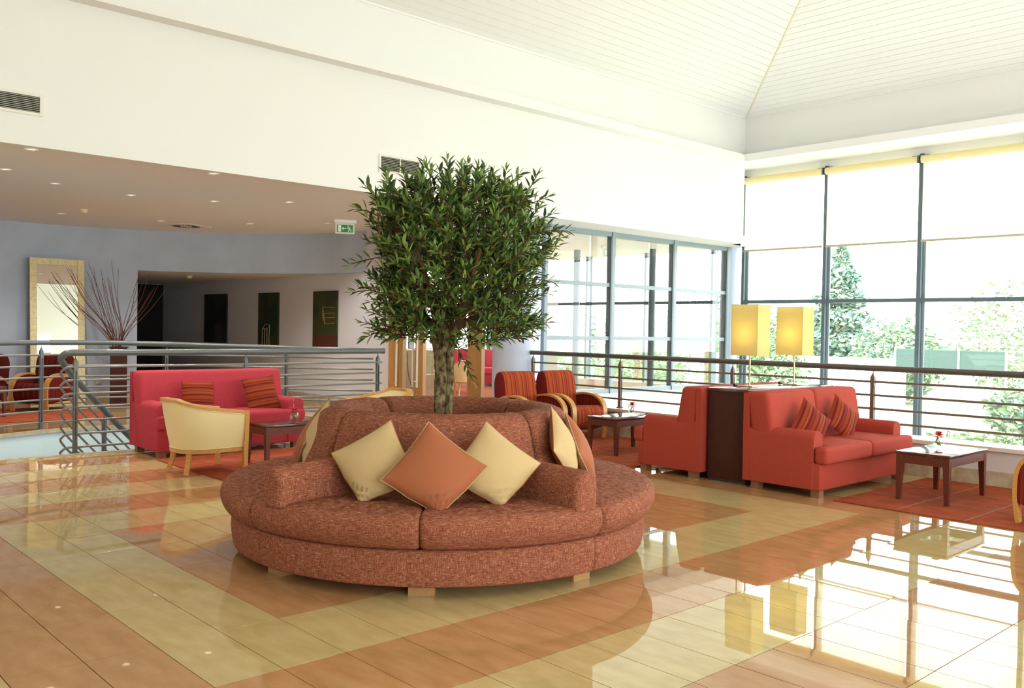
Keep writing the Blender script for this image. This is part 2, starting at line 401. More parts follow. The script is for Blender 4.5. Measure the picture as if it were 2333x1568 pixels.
# knee wall, stone ledge and skirting
b = MB(); b.ab((XK, y0r, -1.4), (8.36, YG-.3, .335)); struct(b.build('wall_right_knee', mat('lilac_white_plaster', (.70, .66, .66), .85, .2), smooth=False))
b = MB(); b.ab((XK-.03, y0r, .335), (8.40, YG-.3, .375)); struct(b.build('trim_5', mat('cream_ledge_stone', (.86, .78, .66), .3, .4), smooth=False))
b = MB(); b.ab((XK-.012, y0r, 0), (XK, YG-.3, .14)); struct(b.build('baseboard_right', M_stone, smooth=False))
# lower hall behind the ledge
b = MB(); b.ab((8.36, y0r, -1.5), (XW, YG, -1.4)); struct(b.build('floor_lower', mat('pale_stone_floor', (.74, .72, .66), .3, .4), smooth=False))
b = MB(); b.ab((8.36, YG-.06, -1.4), (XW, YG+.06, .36)); struct(b.build('wall_glass_base', M_white, smooth=False))
b = MB(); b.ab((XW-.06, y0r, -1.4), (XW+.1, YG, -.45)); struct(b.build('wall_right', M_white, smooth=False))
# drum wall of the gallery with the corridor opening
DC, DR = (3.2, 9.0), 4.62
def drum(a0, a1, z0, z1, name, m, t=.18, n=32):
    i = arc(DC, DR, a0, a1, n); o = arc(DC, DR+t, a0, a1, n); b = MB()
    b.prism(i+o[::-1], z0, z1); return struct(b.build(name, m))
drum(rad(69), rad(190), 0, ZC, 'wall_gallery', M_blue)
hd = arc(DC, DR, rad(69), rad(30), 18)+[(7.40, 10.80), (7.53, 9.95)]; ho = arc(DC, DR+.18, rad(69), rad(30), 18)+[(7.58, 10.86), (7.70, 9.95)]
b = MB(); b.prism(hd+ho[::-1], 2.37, ZC); struct(b.build('wall_gallery_header', M_blue))
iN = arc(DC, DR-.015, rad(69), rad(185), 32); oN = arc(DC, DR, rad(69), rad(185), 32)
b = MB(); b.prism(iN+oN[::-1], 0, .15); struct(b.build('baseboard_gallery', M_stone))
b = MB(); b.ab((7.55, 9.0, 0), (7.70, 19, ZC)); struct(b.build('wall_corridor', M_lilac, smooth=False))
b = MB(); b.ab((7.535, 9.0, 0), (7.55, 19, .13)); struct(b.build('baseboard_corridor', M_stone, smooth=False))
b = MB(); b.ab((4.70, 13.42, 0), (4.86, 19, 2.6)); struct(b.build('wall_corridor_left', M_lilac, smooth=False))
b = MB(); b.ab((4.7, 19.0, 0), (7.6, 19.2, ZC)); struct(b.build('wall_corridor_end', M_lilac, smooth=False))
b = MB(); cei = [(4.86, 19), (4.86, 13.35)]+arc(DC, DR+.06, rad(68), rad(30), 16)+[(7.55, 10.3), (7.55, 19)]
b.prism(cei, 2.375, 2.45); struct(b.build('ceiling_corridor', M_ceil_low, smooth=False))
b = MB(); b.ab((5.6, 18.94, 0), (7.545, 19.0, 2.36)); d1 = struct(b.build('door_void', M_dark, smooth=False))  # near-black slab standing in for the darkness at the corridor end
# round column and corner column
def column(name, label, x, y, r, z0, z1, m):
    b = MB(); b.lathe([(r, z0), (r, z1)], 40, (x, y, 0)); b.lathe([(r+.012, z0), (r+.012, z0+.1)], 40, (x, y, 0)); return struct(b.build(name, m, ang=1))
column('wall_column', '', 8.24, 6.80, .37, 0, ZC, M_colb)
column('wall_corner_column', '', 14.02, 6.84, .17, -1.4, ZC, M_colb)
b = MB(); b.ab((13.7, YG, ZC-.0), (XW+.2, YG+.3, ZL)); b.ab((XB, 6.53, ZC), (XW+.2, YG+.3, ZL)); b.ab((XB, 6.38, ZC), (13.68, 6.53, ZL)); b.ab((XB-.01, YB+.01, ZC), (XB, 6.39, ZL)); struct(b.build('wall_back_corner', M_white, smooth=False))

# ------------------------------------------------------------------ sloped ceiling of single boards
SL = .36; half = (YB-y0r)/2; ry = YB-half; rz = ZS+SL*half
rA, rB = (x0r+half, ry, rz), (XB-half, ry, rz)
ca, cb, cc, cdn = (x0r, YB, ZS), (XB, YB, ZS), (XB, y0r, ZS), (x0r, y0r, ZS)
b = MB(); off = .02
def lift(p): return (p[0], p[1], p[2]+off)
b.add([lift(p) for p in (ca, cb, cc, cdn, rA, rB)], [(0, 1, 5, 4), (1, 2, 5), (2, 3, 4, 5), (3, 0, 4)])
b.add([(p[0], p[1], p[2]+.2) for p in (ca, cb, cc, cdn, rA, rB)], [(0, 1, 5, 4), (1, 2, 5), (2, 3, 4, 5), (3, 0, 4)])
ceil = struct(b.build('ceiling', M_ceil, smooth=False, fix=False))
bw, gp = .125, .007; nb = 34
for k in range(nb):
    t0, t1 = k*bw+gp, (k+1)*bw
    z0, z1 = ZS+SL*t0, ZS+SL*t1
    e = .02
    def board(q):
        m = MB(); v = [(x, y, z) for x, y, z in q]+[(x, y, z+.015) for x, y, z in q]
        m.add(v, [(3, 2, 1, 0), (4, 5, 6, 7), (0, 1, 5, 4), (1, 2, 6, 5), (2, 3, 7, 6), (3, 0, 4, 7)]); return m.build('ceiling_board', M_ceil, ceil, smooth=False)
    board([(x0r+t0, YB-t0, z0), (XB-t0-e, YB-t0, z0), (XB-t1-e, YB-t1, z1), (x0r+t1, YB-t1, z1)])
    board([(XB-t0, y0r+t0, z0), (XB-t0, YB-t0-e, z0), (XB-t1, YB-t1-e, z1), (XB-t1, y0r+t1, z1)])
b = MB(); b.tube([(XB, YB, ZS), (XB-5, YB-5, ZS+SL*5)], .018, 6); b.build('hip_bead', mat('cream_bead', (.80, .74, .58), .6), ceil)
b = MB(); b.ab((x0r, YB-.02, ZS-.02), (XB, YB+.01, ZS+.01)); b.ab((XB-.02, y0r, ZS-.02), (XB+.01, YB, ZS+.01)); b.build('edge_bead', M_ceil, ceil, smooth=False)

# ------------------------------------------------------------------ window wall and glass wall
ZT = 2.03
ms = [6.49-1.70*k for k in range(10)]
for k in range(9):
    ya, yb = ms[k], ms[k+1]
    fr = MB(); fr.ab((XW-.06, ya-.03, -.45), (XW+.10, ya+.03, ZL-.1)); w = struct(fr.build('window_%d' % (k+1), M_alu, smooth=False))
    q = MB(); q.ab((XW-.045, yb+.03, ZT-.032), (XW+.06, ya-.03, ZT+.032)); q.build('transom', M_alu, w, smooth=False)
    q = MB(); q.ab((XW-.03, yb+.03, -.45), (XW+.08, ya-.03, -.38)); q.build('sill_bar', M_alu, w, smooth=False)
    q = MB(); q.ab((XW+.02, yb+.032, -.38), (XW+.05, yb+.075, ZL-.1)); q.ab((XW+.02, ya-.075, -.38), (XW+.05, ya-.032, ZL-.1)); q.build('sash_frame', M_alu_l, w, smooth=False)
    for z0, z1 in ((-.38, ZT-.032), (ZT+.032, ZL-.12)):
        q = MB(); q.ab((XW+.030, yb+.07, z0), (XW+.040, ya-.07, z1)); q.build('pane', M_glass, w, smooth=False)
    # roller blind
    if k < 7:
        lab = ['white roller blind nearest the corner of the window wall, fabric edges yellow', 'white roller blind in the second bay from the corner', 'white roller blind in the third bay from the corner, partly cut by the frame',
               'white roller blind in the fourth bay from the corner, beyond the third', 'white roller blind in the fifth bay from the corner', 'white roller blind in the sixth bay from the corner', 'white roller blind in the seventh bay from the corner'][k]
        bl = thing('roller_blind', lab, 'blind', (XW-.13, (ya+yb)/2, 4.36), 0, 'roller blinds along the window wall')
        hw = (ya-yb)/2-.035
        q = MB(); q.tube([(0, -hw, 0), (0, hw, 0)], .062, 16); q.build('roller', mat('blind_roll', (.82, .69, .36), .8, .2), bl)
        q = MB(); q.ab((-.004+.04, -hw+.01, 3.02-4.36), (.04, hw-.01, .02)); q.build('fabric', M_blind, bl, smooth=False)
        q = MB(); q.tube([(.038, -hw, 3.015-4.36), (.038, hw, 3.015-4.36)], .02, 8); q.build('bottom_bar', mat('blind_bar', (.45, .39, .24), .6), bl)
        for s in (-1, 1):
            q = MB(); q.ab((-.03, s*(hw+.005), -.06), (.10, s*(hw+.025), .06)); q.ab((.02, s*(hw-.10), .055), (.10, s*(hw+.02), .075)); q.build('bracket', M_alu, bl, smooth=False)
gx = [8.79, 10.40, 12.11, 13.82]
for k in range(3):
    xa, xb = gx[k], gx[k+1]
    fr = MB(); fr.ab((xa-.035, YG-.05, .36), (xa+.035, YG+.08, ZC)); 
    if k == 2: fr.ab((xb-.035, YG-.05, .36), (xb+.10, YG+.08, ZC))
    w = struct(fr.build('window_%d' % (10+k), M_alu_l, smooth=False))
    for nm, z, h in (('head', ZC-.04, .04), ('transom', 2.20, .032), ('transom', 1.295, .032), ('sill_bar', .40, .04)):
        q = MB(); q.ab((xa+.035, YG-.03, z-h), (xb-.035, YG+.05, z+h)); q.build(nm, M_alu_l, w, smooth=False)
    q = MB(); q.ab((xb-.075, YG-.052, .44), (xb-.036, YG-.03, ZC-.08)); q.build('sash_edge', M_alu, w, smooth=False)
    for z0, z1 in ((.44, 1.263), (1.327, 2.168), (2.232, ZC-.08)):
        q = MB(); q.ab((xa+.035, YG, z0), (xb-.035, YG+.01, z1)); q.build('pane', M_glass, w, smooth=False)

# back room beyond the glass wall and the wooden portal
b = MB(); b.ab((8.0, YG+.06, -.12), (XW, 19, -.0)); b.ab((7.6, 9.4, -.12), (8.01, 19, -.0)); struct(b.build('floor_back_room', mat('terracotta_back_floor', (.48, .20, .10), .12, .5), smooth=False))
b = MB(); b.ab((XW-.1, YG+.1, 0), (XW+.15, 19, .32)); struct(b.build('wall_back_room_low', M_white, smooth=False))
for k in range(7):
    ya = 7.2+k*1.7
    fr = MB(); fr.ab((XW-.06, ya-.03, .32), (XW+.1, ya+.03, ZC)); w = struct(fr.build('window_%d' % (13+k), M_alu, smooth=False))
    q = MB(); q.ab((XW-.04, ya+.03, ZT-.03), (XW+.06, ya+1.67, ZT+.03)); q.build('transom', M_alu, w, smooth=False)
    for z0, z1 in ((.32, ZT-.03), (ZT+.03, ZC)):
        q = MB(); q.ab((XW+.03, ya+.03, z0), (XW+.04, ya+1.67, z1)); q.build('pane', M_glass, w, smooth=False)
b = MB(); b.ab((7.6, 19, 0), (XW+.2, 19.2, ZC)); struct(b.build('wall_back_room_end', M_white, smooth=False))

# ------------------------------------------------------------------ railings
def post(parent, x, y, z0, h, ang, m, w=.042):
    """flat slotted blade post with pointed head, pin and foot plate"""
    R = Matrix.Rotation(ang, 3, 'Z'); b = MB(); c = Vector((x, y, z0))
    for s in (-1, 1):
        b.box(c+R @ Vector((s*.013, 0, h*.5-.03)), (.014, w, h-.14), 0, R)
    b.box(c+R @ Vector((0, 0, h-.115)), (.0425, w+.002, .09), 0, R); b.box(c+R @ Vector((0, 0, .055)), (.0425, w+.002, .09), 0, R)
    v = [c+R @ Vector((sx*.02125, sy*(w/2+.001), h-.07)) for sx, sy in ((-1, -1), (1, -1), (1, 1), (-1, 1))]+[c+R @ Vector((sx*.006, sy*.006, h-.025)) for sx, sy in ((-1, -1), (1, -1), (1, 1), (-1, 1))]
    b.add(v, [(0, 1, 5, 4), (1, 2, 6, 5), (2, 3, 7, 6), (3, 0, 4, 7), (4, 5, 6, 7)])
    b.tube([c+Vector((0, 0, h-.04)), c+Vector((0, 0, h))], .006, 6)
    b.lathe([(0, .012), (.05, .012), (.052, 0)], 14, c)
    return b.build('post', m, parent)
def bez(pts, n=6):
    """catmull-rom through points"""
    P = [Vector(p) for p in pts]; P = [2*P[0]-P[1]]+P+[2*P[-1]-P[-2]]; out = []
    for i in range(1, len(P)-2):
        for k in range(n):
            t = k/n; a, b2, c, d = P[i-1], P[i], P[i+1], P[i+2]
            out.append(.5*((2*b2)+(c-a)*t+(2*a-5*b2+4*c-d)*t*t+(3*b2-a-3*c+d)*t**3))
    return out+[P[-2]]
# rail on the ledge by the window
r = thing('railing', 'dark bronze railing with four bars standing on the window ledge', 'railing', (8.2, 0, .375))
y1, yA = YG-.34, -8.8
q = MB(); q.tube([(0, y1, .70), (0, yA, .70)], .033, 14); q.build('handrail', M_steel_r, r)
for z in (.555, .41, .265, .12):
    q = MB(); q.tube([(0, y1-.03, z), (0, yA, z)], .0125, 8); q.build('bar', M_bar_r, r)
for y in (6.38, 4.66, 2.87, 1.11, -.65, -2.4, -4.1, -5.9, -7.6): post(r, 0, y, 0, .67, 0, M_bar_r)
# near stairwell rail turning down the stair
zh = 1.09
r = thing('railing', 'grey steel railing behind the pink sofa, bending down at its left end', 'railing', (0, 0, 0))
near = [(1.86, 6.98), (2.6, 6.97), (3.4, 6.97), (4.3, 6.99), (5.2, 7.0), (5.9, 7.02)]
def stair(z, k=0): return bez([(*near[0], z), (1.805, 6.985, z-.006), (1.775, 7.02, z-.035), (1.785, 7.09, z-.10), (2.03, 7.35, z-.34), (2.45, 7.75, z-.72), (2.95, 8.20, z-1.15)], 5)
rail_line = [Vector((x, y, zh)) for x, y in reversed(near)][:-1]+stair(zh)
q = MB(); q.tube(rail_line, .036, 14); q.tube([(5.9, 7.02, zh), (5.93, 7.02, zh)], .039, 14); q.build('handrail', M_steel, r)
for k in range(7):
    z = zh-.155-.145*k; line = [Vector((x, y, z)) for x, y in reversed(near)][:-1]+stair(z)
    q = MB(); q.tube(line, .0125, 8); q.build('bar', M_bar, r)
for x, y in ((1.89, 6.98), (3.86, 6.98), (5.83, 7.02)): post(r, x, y, 0, zh-.036, 0, M_steel)
post(r, 2.45, 7.75, -.72, zh-.05, .8, M_steel)
# far gallery rail following the curve
r = thing('railing', 'grey steel railing curving along the far side of the stairwell in front of the mirror', 'railing', (0, 0, 0))
off = []
fe = far_edge[1:]
for i, p in enumerate(fe):
    a, c = fe[max(i-1, 0)], fe[min(i+1, len(fe)-1)]; d = Vector((c[0]-a[0], c[1]-a[1])).normalized(); off.append((p[0]-d.y*.05, p[1]+d.x*.05))
off[-1] = (5.80, 7.09)
zf = 1.14
def fl(z): return bez([(x, y, z) for x, y in off], 4)
def fz(ps): return [Vector((p.x, p.y, p.z-.05*max(0, min(1, (p.x-3)/2.8)))) for p in ps]
q = MB(); q.tube(fz(fl(zf)), .035, 14); q.build('handrail', M_steel, r)
for k in range(7):
    q = MB(); q.tube(fl(zf-.16-.148*k), .0125, 8); q.build('bar', M_bar, r)
for i in (4, 7, 10): 
    p = off[i] if i < len(off) else off[-2]
    a, c = off[i-1], off[min(i+1, len(off)-1)]
    post(r, p[0], p[1], 0, zf-.04, atan2(c[1]-a[1], c[0]-a[0]), M_steel)
post(r, .3, 8.58, 0, zf-.04, .3, M_steel)

# ------------------------------------------------------------------ cushions
def pillow(name, label, cat, s, t, mats, loc, nrm, spin, seed, group=None, pinch=.07, sag=0):
    """two-sided cushion; local z is the face normal, local y up before spin"""
    root = thing(name, label, cat, loc, 0, group)
    n = Vector(nrm).normalized(); u0 = Vector((0, 0, 1))-n*n.z; u0.normalize(); s0 = u0.cross(n)
    uu = u0*cos(spin)+s0*sin(spin); ss = uu.cross(n)
    Mx = Matrix((ss, uu, n)).transposed().to_4x4(); Mx.translation = Vector(loc); root.matrix_world = Mx
    rnd = random.Random(seed); ph = [rnd.uniform(0, 6) for _ in range(6)]; N = 18
    for sg, nm, m in ((1, 'front_cover', mats[0]), (-1, 'back_cover', mats[1])):
        b = MB(); v = []; f = []
        for i in range(N+1):
            for j in range(N+1):
                a, c = -1+2*i/N, -1+2*j/N
                a2 = sin(a*pi/2)*.5+a*.5; c2 = sin(c*pi/2)*.5+c*.5
                x = a2*(1-pinch*(1-c2*c2)); y = c2*(1-pinch*(1-a2*a2))
                h = ((1-a2**2)*(1-c2**2))
                h = (max(h, 0))**.55
                w = (sin(9*a2+ph[0])*sin(7*c2+ph[1])*.5+sin(14*(a2+c2)+ph[2])*.35)*.05*(1-h*.8)*min(1, 4*h)
                z = sg*(t/2)*(h+w*(1 if sg > 0 else .5))
                if sag:   # crumpled lower corner
                    k = max(0, a2*sag[0]+c2*sag[1]-.62); x -= sag[0]*.34*k; y -= sag[1]*.34*k; z += (.022*min(1, 5*k)*sin(30*k+ph[3])*h**.3+.03*k)*sg*min(1, h*8)
                v.append((x*s/2, y*s/2, z))
        for i in range(N):
            for j in range(N):
                p = i*(N+1)+j; q = (p, p+N+1, p+N+2, p+1); f.append(q if sg > 0 else q[::-1])
        b.add(v, f).build(nm, m, root, fix=False, ang=2)
    e = []
    for k in range(4*N):
        i = k % N; sd = k//N; a = -1+2*i/N
        a, c = [(a, -1), (1, a), (-a, 1), (-1, -a)][sd]
        a2 = sin(a*pi/2)*.5+a*.5; c2 = sin(c*pi/2)*.5+c*.5
        x, y, z = a2*(1-pinch*(1-c2*c2)), c2*(1-pinch*(1-a2*a2)), 0
        if sag: k2 = max(0, a2*sag[0]+c2*sag[1]-.62); x -= sag[0]*.34*k2; y -= sag[1]*.34*k2
        e.append((x*s/2, y*s/2, z))
    b = MB(); b.tube(e, .003, 5, closed=True); b.build('seam', mats[1], root)
    return root

# ------------------------------------------------------------------ round sofa with the tree
OX, OY = 2.51, 1.37
rs = thing('round_sofa', 'large round rust chenille sofa with a ring backrest around the tree', 'sofa', (OX, OY, 0))
def sector(prof, a0, a1, n, e, name, m, parent, wob=0, seed=0):
    """profile (closed loop of r,z) swept between angles with rounded ends"""
    rnd = random.Random(seed); cx = sum(p[0] for p in prof)/len(prof); cz = sum(p[1] for p in prof)/len(prof)
    rm = cx; rings = []
    def ringat(a, inset):
        out = []
        for r_, z_ in prof:
            d = Vector((r_-cx, z_-cz)); L = d.length; k = max(0, (L-inset)/L) if L else 1
            rr, zz = cx+d.x*k, cz+d.y*k
            if wob: zz += wob*sin(a*41+seed)*max(0, (zz-cz))*6*(.5+.5*sin(a*9+seed)); rr += wob*.5*sin(a*37+seed*2)
            out.append((rr*cos(a), rr*sin(a), zz))
        return out
    de = e/rm
    for t in (0, .13, .5, 1): rings.append(ringat(a0+de*t, e*(1-sqrt(max(0, 1-(1-t)**2)))*1.0))
    for i in range(1, n): rings.append(ringat(a0+de+(a1-a0-2*de)*i/n, 0))
    for t in (1, .5, .13, 0): rings.append(ringat(a1-de*t, e*(1-sqrt(max(0, 1-(1-t)**2)))))
    b = MB(); b.sweep(rings); return b.build(name, m, parent, ang=1.2)
def rloop(pts, r=.03, n=4):
    """round the corners of a closed polygon"""
    out = []; K = len(pts)
    for i in range(K):
        p = Vector(pts[i]); a = (Vector(pts[i-1])-p); c = (Vector(pts[(i+1) % K])-p)
        rr = r[i] if isinstance(r, (list, tuple)) else r
        k = min(rr, a.length*.49, c.length*.49); A = p+a.normalized()*k; C = p+c.normalized()*k
        for j in range(n+1):
            t = j/n; out.append(tuple((1-t)**2*A+2*t*(1-t)*p+t*t*C))
    return out
base_p = rloop([(.56, .065), (1.335, .065), (1.352, .16), (1.345, .265), (.56, .265)], [.01, .015, .05, .02, .01])
seat_p = rloop([(.80, .27), (1.37, .27), (1.425, .36), (1.40, .455), (1.15, .468), (.80, .455)], [.02, .035, .06, .06, .1, .02])
back_p = rloop([(.585, .10), (.80, .265), (.945, .44), (.885, .70), (.80, .925), (.60, .915), (.535, .80)], [.02, .05, .05, .1, .085, .085, .08])
ST = rad(182)
for k in range(4):
    a = ST+k*pi/2
    sector(base_p, a, a+pi/2, 20, .012, 'base', M_pouf, rs, 0, k)
    sector(back_p, a+.007, a+pi/2-.007, 20, .04, 'backrest', M_pouf, rs, .0016, k+3)
    sector(seat_p, a, a+pi/4, 14, .03, 'seat_cushion', M_pouf, rs, .0022, k*2+1)
    sector(seat_p, a+pi/4, a+pi/2, 14, .03, 'seat_cushion', M_pouf, rs, .0022, k*2+2)
    for d in (0, pi/4):
        q = MB(); aa = a+d; q.box((1.20*cos(aa), 1.20*sin(aa), .034), (.10, .14, .068), 0, Matrix.Rotation(aa, 3, 'Z')); q.build('leg', M_oak, rs, smooth=False)
# inner lining and arms
q = MB(); q.lathe([(.575, .065), (.575, .55)], 40); q.build('inner_lining', M_pouf, rs)
def pouf_arm(p0, p1, w, z0, z1):
    p0, p1 = Vector(p0), Vector(p1); d = (p1-p0).normalized(); n = Vector((-d.y, d.x)); L = (p1-p0).length
    zt = z1-.085; prof = [(-w/2, z0), (w/2, z0), (w/2, z0+.06), (w/2+.004, zt)]+[(w/2*cos(a)*1.03, zt+.085*sin(a)) for a in [pi*k/14 for k in range(1, 14)]]+[(-w/2-.004, zt), (-w/2, z0+.06)]
    rings = []
    for t, ins in ((0, .030), (.006, .014), (.018, .004), (.035, 0), (.2, 0), (L*.6, 0), (L, 0)):
        c = p0+d*t; ring = []
        for u, z in prof:
            zz = z0+(z-z0)*(1-ins*2) if z > (z0+z1)/2 else z
            k = 1-ins*2.2/(w/2)*.5; ring.append((c.x+n.x*u*k, c.y+n.y*u*k, zz+.018*t/L))
        rings.append(ring)
    b = MB(); b.sweep(rings); return b.build('arm', M_pouf, rs, ang=1.2)
for a in (0, pi):
    Rm = Matrix.Rotation(a, 2)
    for p0, p1 in (((-1.385, -.245), (-.78, -.19)), ((-.080, -1.40), (-.09, -.80))):
        pouf_arm(Rm @ Vector(p0), Rm @ Vector(p1), .175, .44, .655)

# planter hidden in the ring, olive tree
pl = thing('planter', 'dark round planter inside the ring of the round sofa', 'planter', (OX, OY, 0))
q = MB(); q.lathe([(0, .0), (.34, 0), (.42, .5), (.40, .5), (.36, .42)], 28); q.build('pot', M_wenge, pl)
q = MB(); q.lathe([(0, .44), (.2, .43), (.37, .42)], 24); q.build('soil', M_soil, pl)
ot = thing('olive_tree', 'olive tree with gnarled trunk and dense dark green crown inside the round sofa', 'tree', (OX, OY, .42))
RT = Vector((rt.x, rt.y, 0)); FV = Vector((fw.x, fw.y, 0)).normalized()
def T(a, dpt, z): return RT*a+FV*dpt+Vector((0, 0, z))
rnd = random.Random(11)
from mathutils import noise
def gnarl(cl, rad_f, nm, n=30, sub=14, amp=.5):
    pts = bez([T(*c) for c in cl], sub); rings = []; K = len(pts)-1; q = MB()
    for i, p in enumerate(pts):
        t = i/K; r0 = rad_f(t); ring = []
        for j in range(n):
            a = 2*pi*j/n; d = RT*cos(a)+FV*sin(a)
            k = 1+amp*noise.noise(Vector((d.x*1.3, d.y*1.3, p.z*5)))+amp*.55*noise.noise(Vector((d.x*3, d.y*3, p.z*14+7)))+.06*sin(3*a+t*5)
            ring.append(p+d*(r0*k))
        rings.append(ring)
    q.sweep(rings); return q.build(nm, M_bark, ot, ang=2)
gnarl([(.003, 0, -.05), (.0, 0, .28), (-.014, 0, .58), (-.012, 0, .82), (-.02, 0, 1.02)], lambda t: .040+.024*t*t, 'trunk')
gnarl([(.030, -.018, -.05), (.034, -.022, .35), (.045, -.022, .62), (.042, -.012, .85), (.062, .0, 1.02)], lambda t: .021+.008*t, 'trunk_stem', 16)
# main limbs
limbs = [[(-.03, 0, .95), (-.10, -.05, 1.25), (-.26, -.12, 1.52), (-.36, -.15, 1.85)], [(.0, 0, .95), (.02, -.10, 1.3), (.03, -.05, 1.65), (.08, 0, 2.0)], [(.07, 0, .98), (.17, .05, 1.25), (.30, .0, 1.55), (.42, -.1, 1.9)],
         [(.02, 0, 1.0), (.05, .2, 1.3), (-.05, .35, 1.6), (-.1, .4, 1.9)], [(-.04, 0, 1.0), (-.22, .1, 1.15), (-.42, .15, 1.35)], [(.07, .02, 1.02), (.28, .12, 1.12), (.48, .1, 1.3)], [(.0, -.03, 1.02), (-.05, -.28, 1.2), (-.15, -.45, 1.5)], [(.05, -.03, 1.02), (.15, -.28, 1.22), (.25, -.45, 1.5)]]
lp = []
for l in limbs:
    pts = bez([T(*p) for p in l], 5); n = len(pts); q = MB(); q.tube(pts, [.032*(1-.75*i/n) for i in range(n)], 8); q.build('branch', M_bark if l[0][2] < 0 else mat('young_bark', (.12, .055, .025), .85, .2, bump=.6, bscale=30), ot)
    lp += pts[3:]
# twigs with leaves
def leaf_geo(L=1.0):
    w = .14
    v = [(0, 0, 0), (-w, .35, .05), (w, .35, .05), (0, .36, -.02), (-w*.8, .7, .03), (w*.8, .7, .03), (0, .72, -.03), (0, 1, -.06)]
    f = [(0, 3, 1), (0, 2, 3), (1, 3, 6, 4), (3, 2, 5, 6), (4, 6, 7), (6, 5, 7)]
    return v, f
lv, lf = leaf_geo()
tw = []
def crown_ok(a, d, z):
    zz = z+.42
    # half-width of the crown by height (z from 1.35 to 2.6)
    prof = [(1.28, .14), (1.36, .36), (1.55, .43), (1.85, .50), (2.08, .52), (2.20, .46), (2.30, .30), (2.37, .12), (2.40, .0)]
    for (z0, w0), (z1, w1) in zip(prof[:-1], prof[1:]):
        if z0 <= zz <= z1:
            aa = a-.06; th = atan2(d, aa); w = (w0+(w1-w0)*(zz-z0)/(z1-z0))*(1+.34*noise.noise(Vector((cos(th)*1.7+3, sin(th)*1.7, zz*3.1)))); return sqrt(aa*aa+d*d)/max(w, .01)
    return 9
while len(tw) < 900:
    a, d, z = rnd.uniform(-.7, .75), rnd.uniform(-.7, .7), rnd.uniform(.86, 1.98)
    k = crown_ok(a, d, z)
    if k > 1 or (k < .5 and rnd.random() < .55): continue
    p = T(a, d, z); ax = T(.02, 0, z*.55+.35); out = (p-ax).normalized()
    dr = (out+Vector((rnd.uniform(-.5, .5), rnd.uniform(-.5, .5), rnd.uniform(-.15, .6)))).normalized()
    tw.append((p, dr, rnd.uniform(.13, .22)))
# a few long shoots that break the outline
for a, d, z, da, dz, L in ((-.40, -.1, 1.78, -.55, .8, .24), (-.44, -.1, 1.74, -1, .5, .16), (.50, -.1, 1.82, .4, .9, .26), (.56, 0, 1.66, 1, .15, .26), (-.08, -.1, 1.90, -.2, 1, .22), (.12, 0, 1.92, .1, 1, .22), (.03, -.1, 1.93, -.1, 1, .22), (.2, -.1, 1.9, .3, 1, .2), (-.46, -.1, 1.46, -1, -.1, .17), (-.46, 0, 1.25, -1, .1, .16), (.48, 0, 1.35, 1, .05, .24), (.42, 0, 1.10, 1, -.2, .2), (.08, -.1, .92, .5, -.9, .26), (-.34, -.1, 1.0, -1, -.2, .18), (.52, 0, 1.55, 1, .3, .2), (-.25, 0, 1.88, -.2, 1, .22), (-.32, -.2, 1.85, -.3, 1, .2)):
    tw.append((T(a, d, z), T(da, rnd.uniform(-.3, .1), dz).normalized(), L))
leaves = []
tg = MB()
for p, d, L in tw:
    e = [p+d*(L*t)+Vector((0, 0, -.03*t*t)) for t in (0, .35, .7, 1)]; tg.tube(e, [.004, .0035, .003, .002], 4, caps=False)
    sd = d.cross(Vector((0, 0, 1))).normalized(); ph = rnd.uniform(0, 6); n = int(L*62)
    for i in range(n):
        t = (i+.5)/n; q0 = p+d*(L*t)+Vector((0, 0, -.03*t*t)); an = ph+i*2.4
        side = sd*cos(an)+d.cross(sd)*sin(an)
        ld = (d*(.45+.7*t)+side*.85+Vector((0, 0, rnd.uniform(-.25, .2)))).normalized()
        leaves.append((q0, ld, rnd.uniform(.058, .092), rnd.uniform(-.6, .6), rnd.choices((0, 1, 2), (.30, .44, .26))[0]))
    leaves.append((e[-1], d, .06, 0, 2))
tg.build('twig', M_twig, ot)
def leaf_m(q0, ld, L, roll):
    y = ld.normalized(); n = Vector((0, 0, 1))-y*y.z
    n = n.normalized() if n.length > .1 else Vector((1, 0, 0)); x = y.cross(n); n2 = n*cos(roll)+x*sin(roll); x2 = y.cross(n2)
    m = Matrix((x2*L, y*L, n2*L)).transposed().to_4x4(); m.translation = q0; return m
order = sorted(range(len(leaves)), key=lambda i: leaves[i][0].dot(FV)+rnd.uniform(0, .25))
lm = []
for k in range(3):
    b = MB(); b.add(lv, lf); o = b.build('leaf', M_leaf[k], None, fix=False); lm.append(o.data); bpy.data.objects.remove(o)
rest = MB()
for k, i in enumerate(order):
    q0, ld, L, roll, c = leaves[i]; m = leaf_m(q0, ld, L, roll)
    if k < 300:
        o = bpy.data.objects.new('leaf', lm[c]); COL.objects.link(o); o.parent = ot; o.matrix_local = m
    else: rest.add([m @ Vector(v) for v in lv], lf, c)
tag(rest.build('foliage', M_leaf, ot, fix=False), kind='stuff')
ob = MB(); ob.lathe([(0, -.014), (.007, -.011), (.0105, 0), (.007, .011), (0, .014)], 8); om = ob.build('olive', M_olive, ot).data
bpy.data.objects.remove(bpy.data.objects['olive'])
for a, d, z in ((.47, -.18, 1.50), (.49, -.18, 1.485), (.45, -.19, 1.475), (-.40, -.3, 1.375), (-.385, -.3, 1.37), (-.335, -.3, 1.34), (-.345, -.3, 1.355), (.43, -.2, 1.37), (.47, -.2, 1.365), (.49, -.2, 1.33), (.46, -.2, 1.26), (.30, -.35, 1.74), (.315, -.35, 1.735), (-.05, -.4, 1.80), (-.17, -.36, 1.86), (-.155, -.36, 1.865), (.09, -.38, 1.06), (-.21, -.36, 1.1)):
    o = bpy.data.objects.new('olive', om); COL.objects.link(o); o.parent = ot; o.location = T(a, d, z)

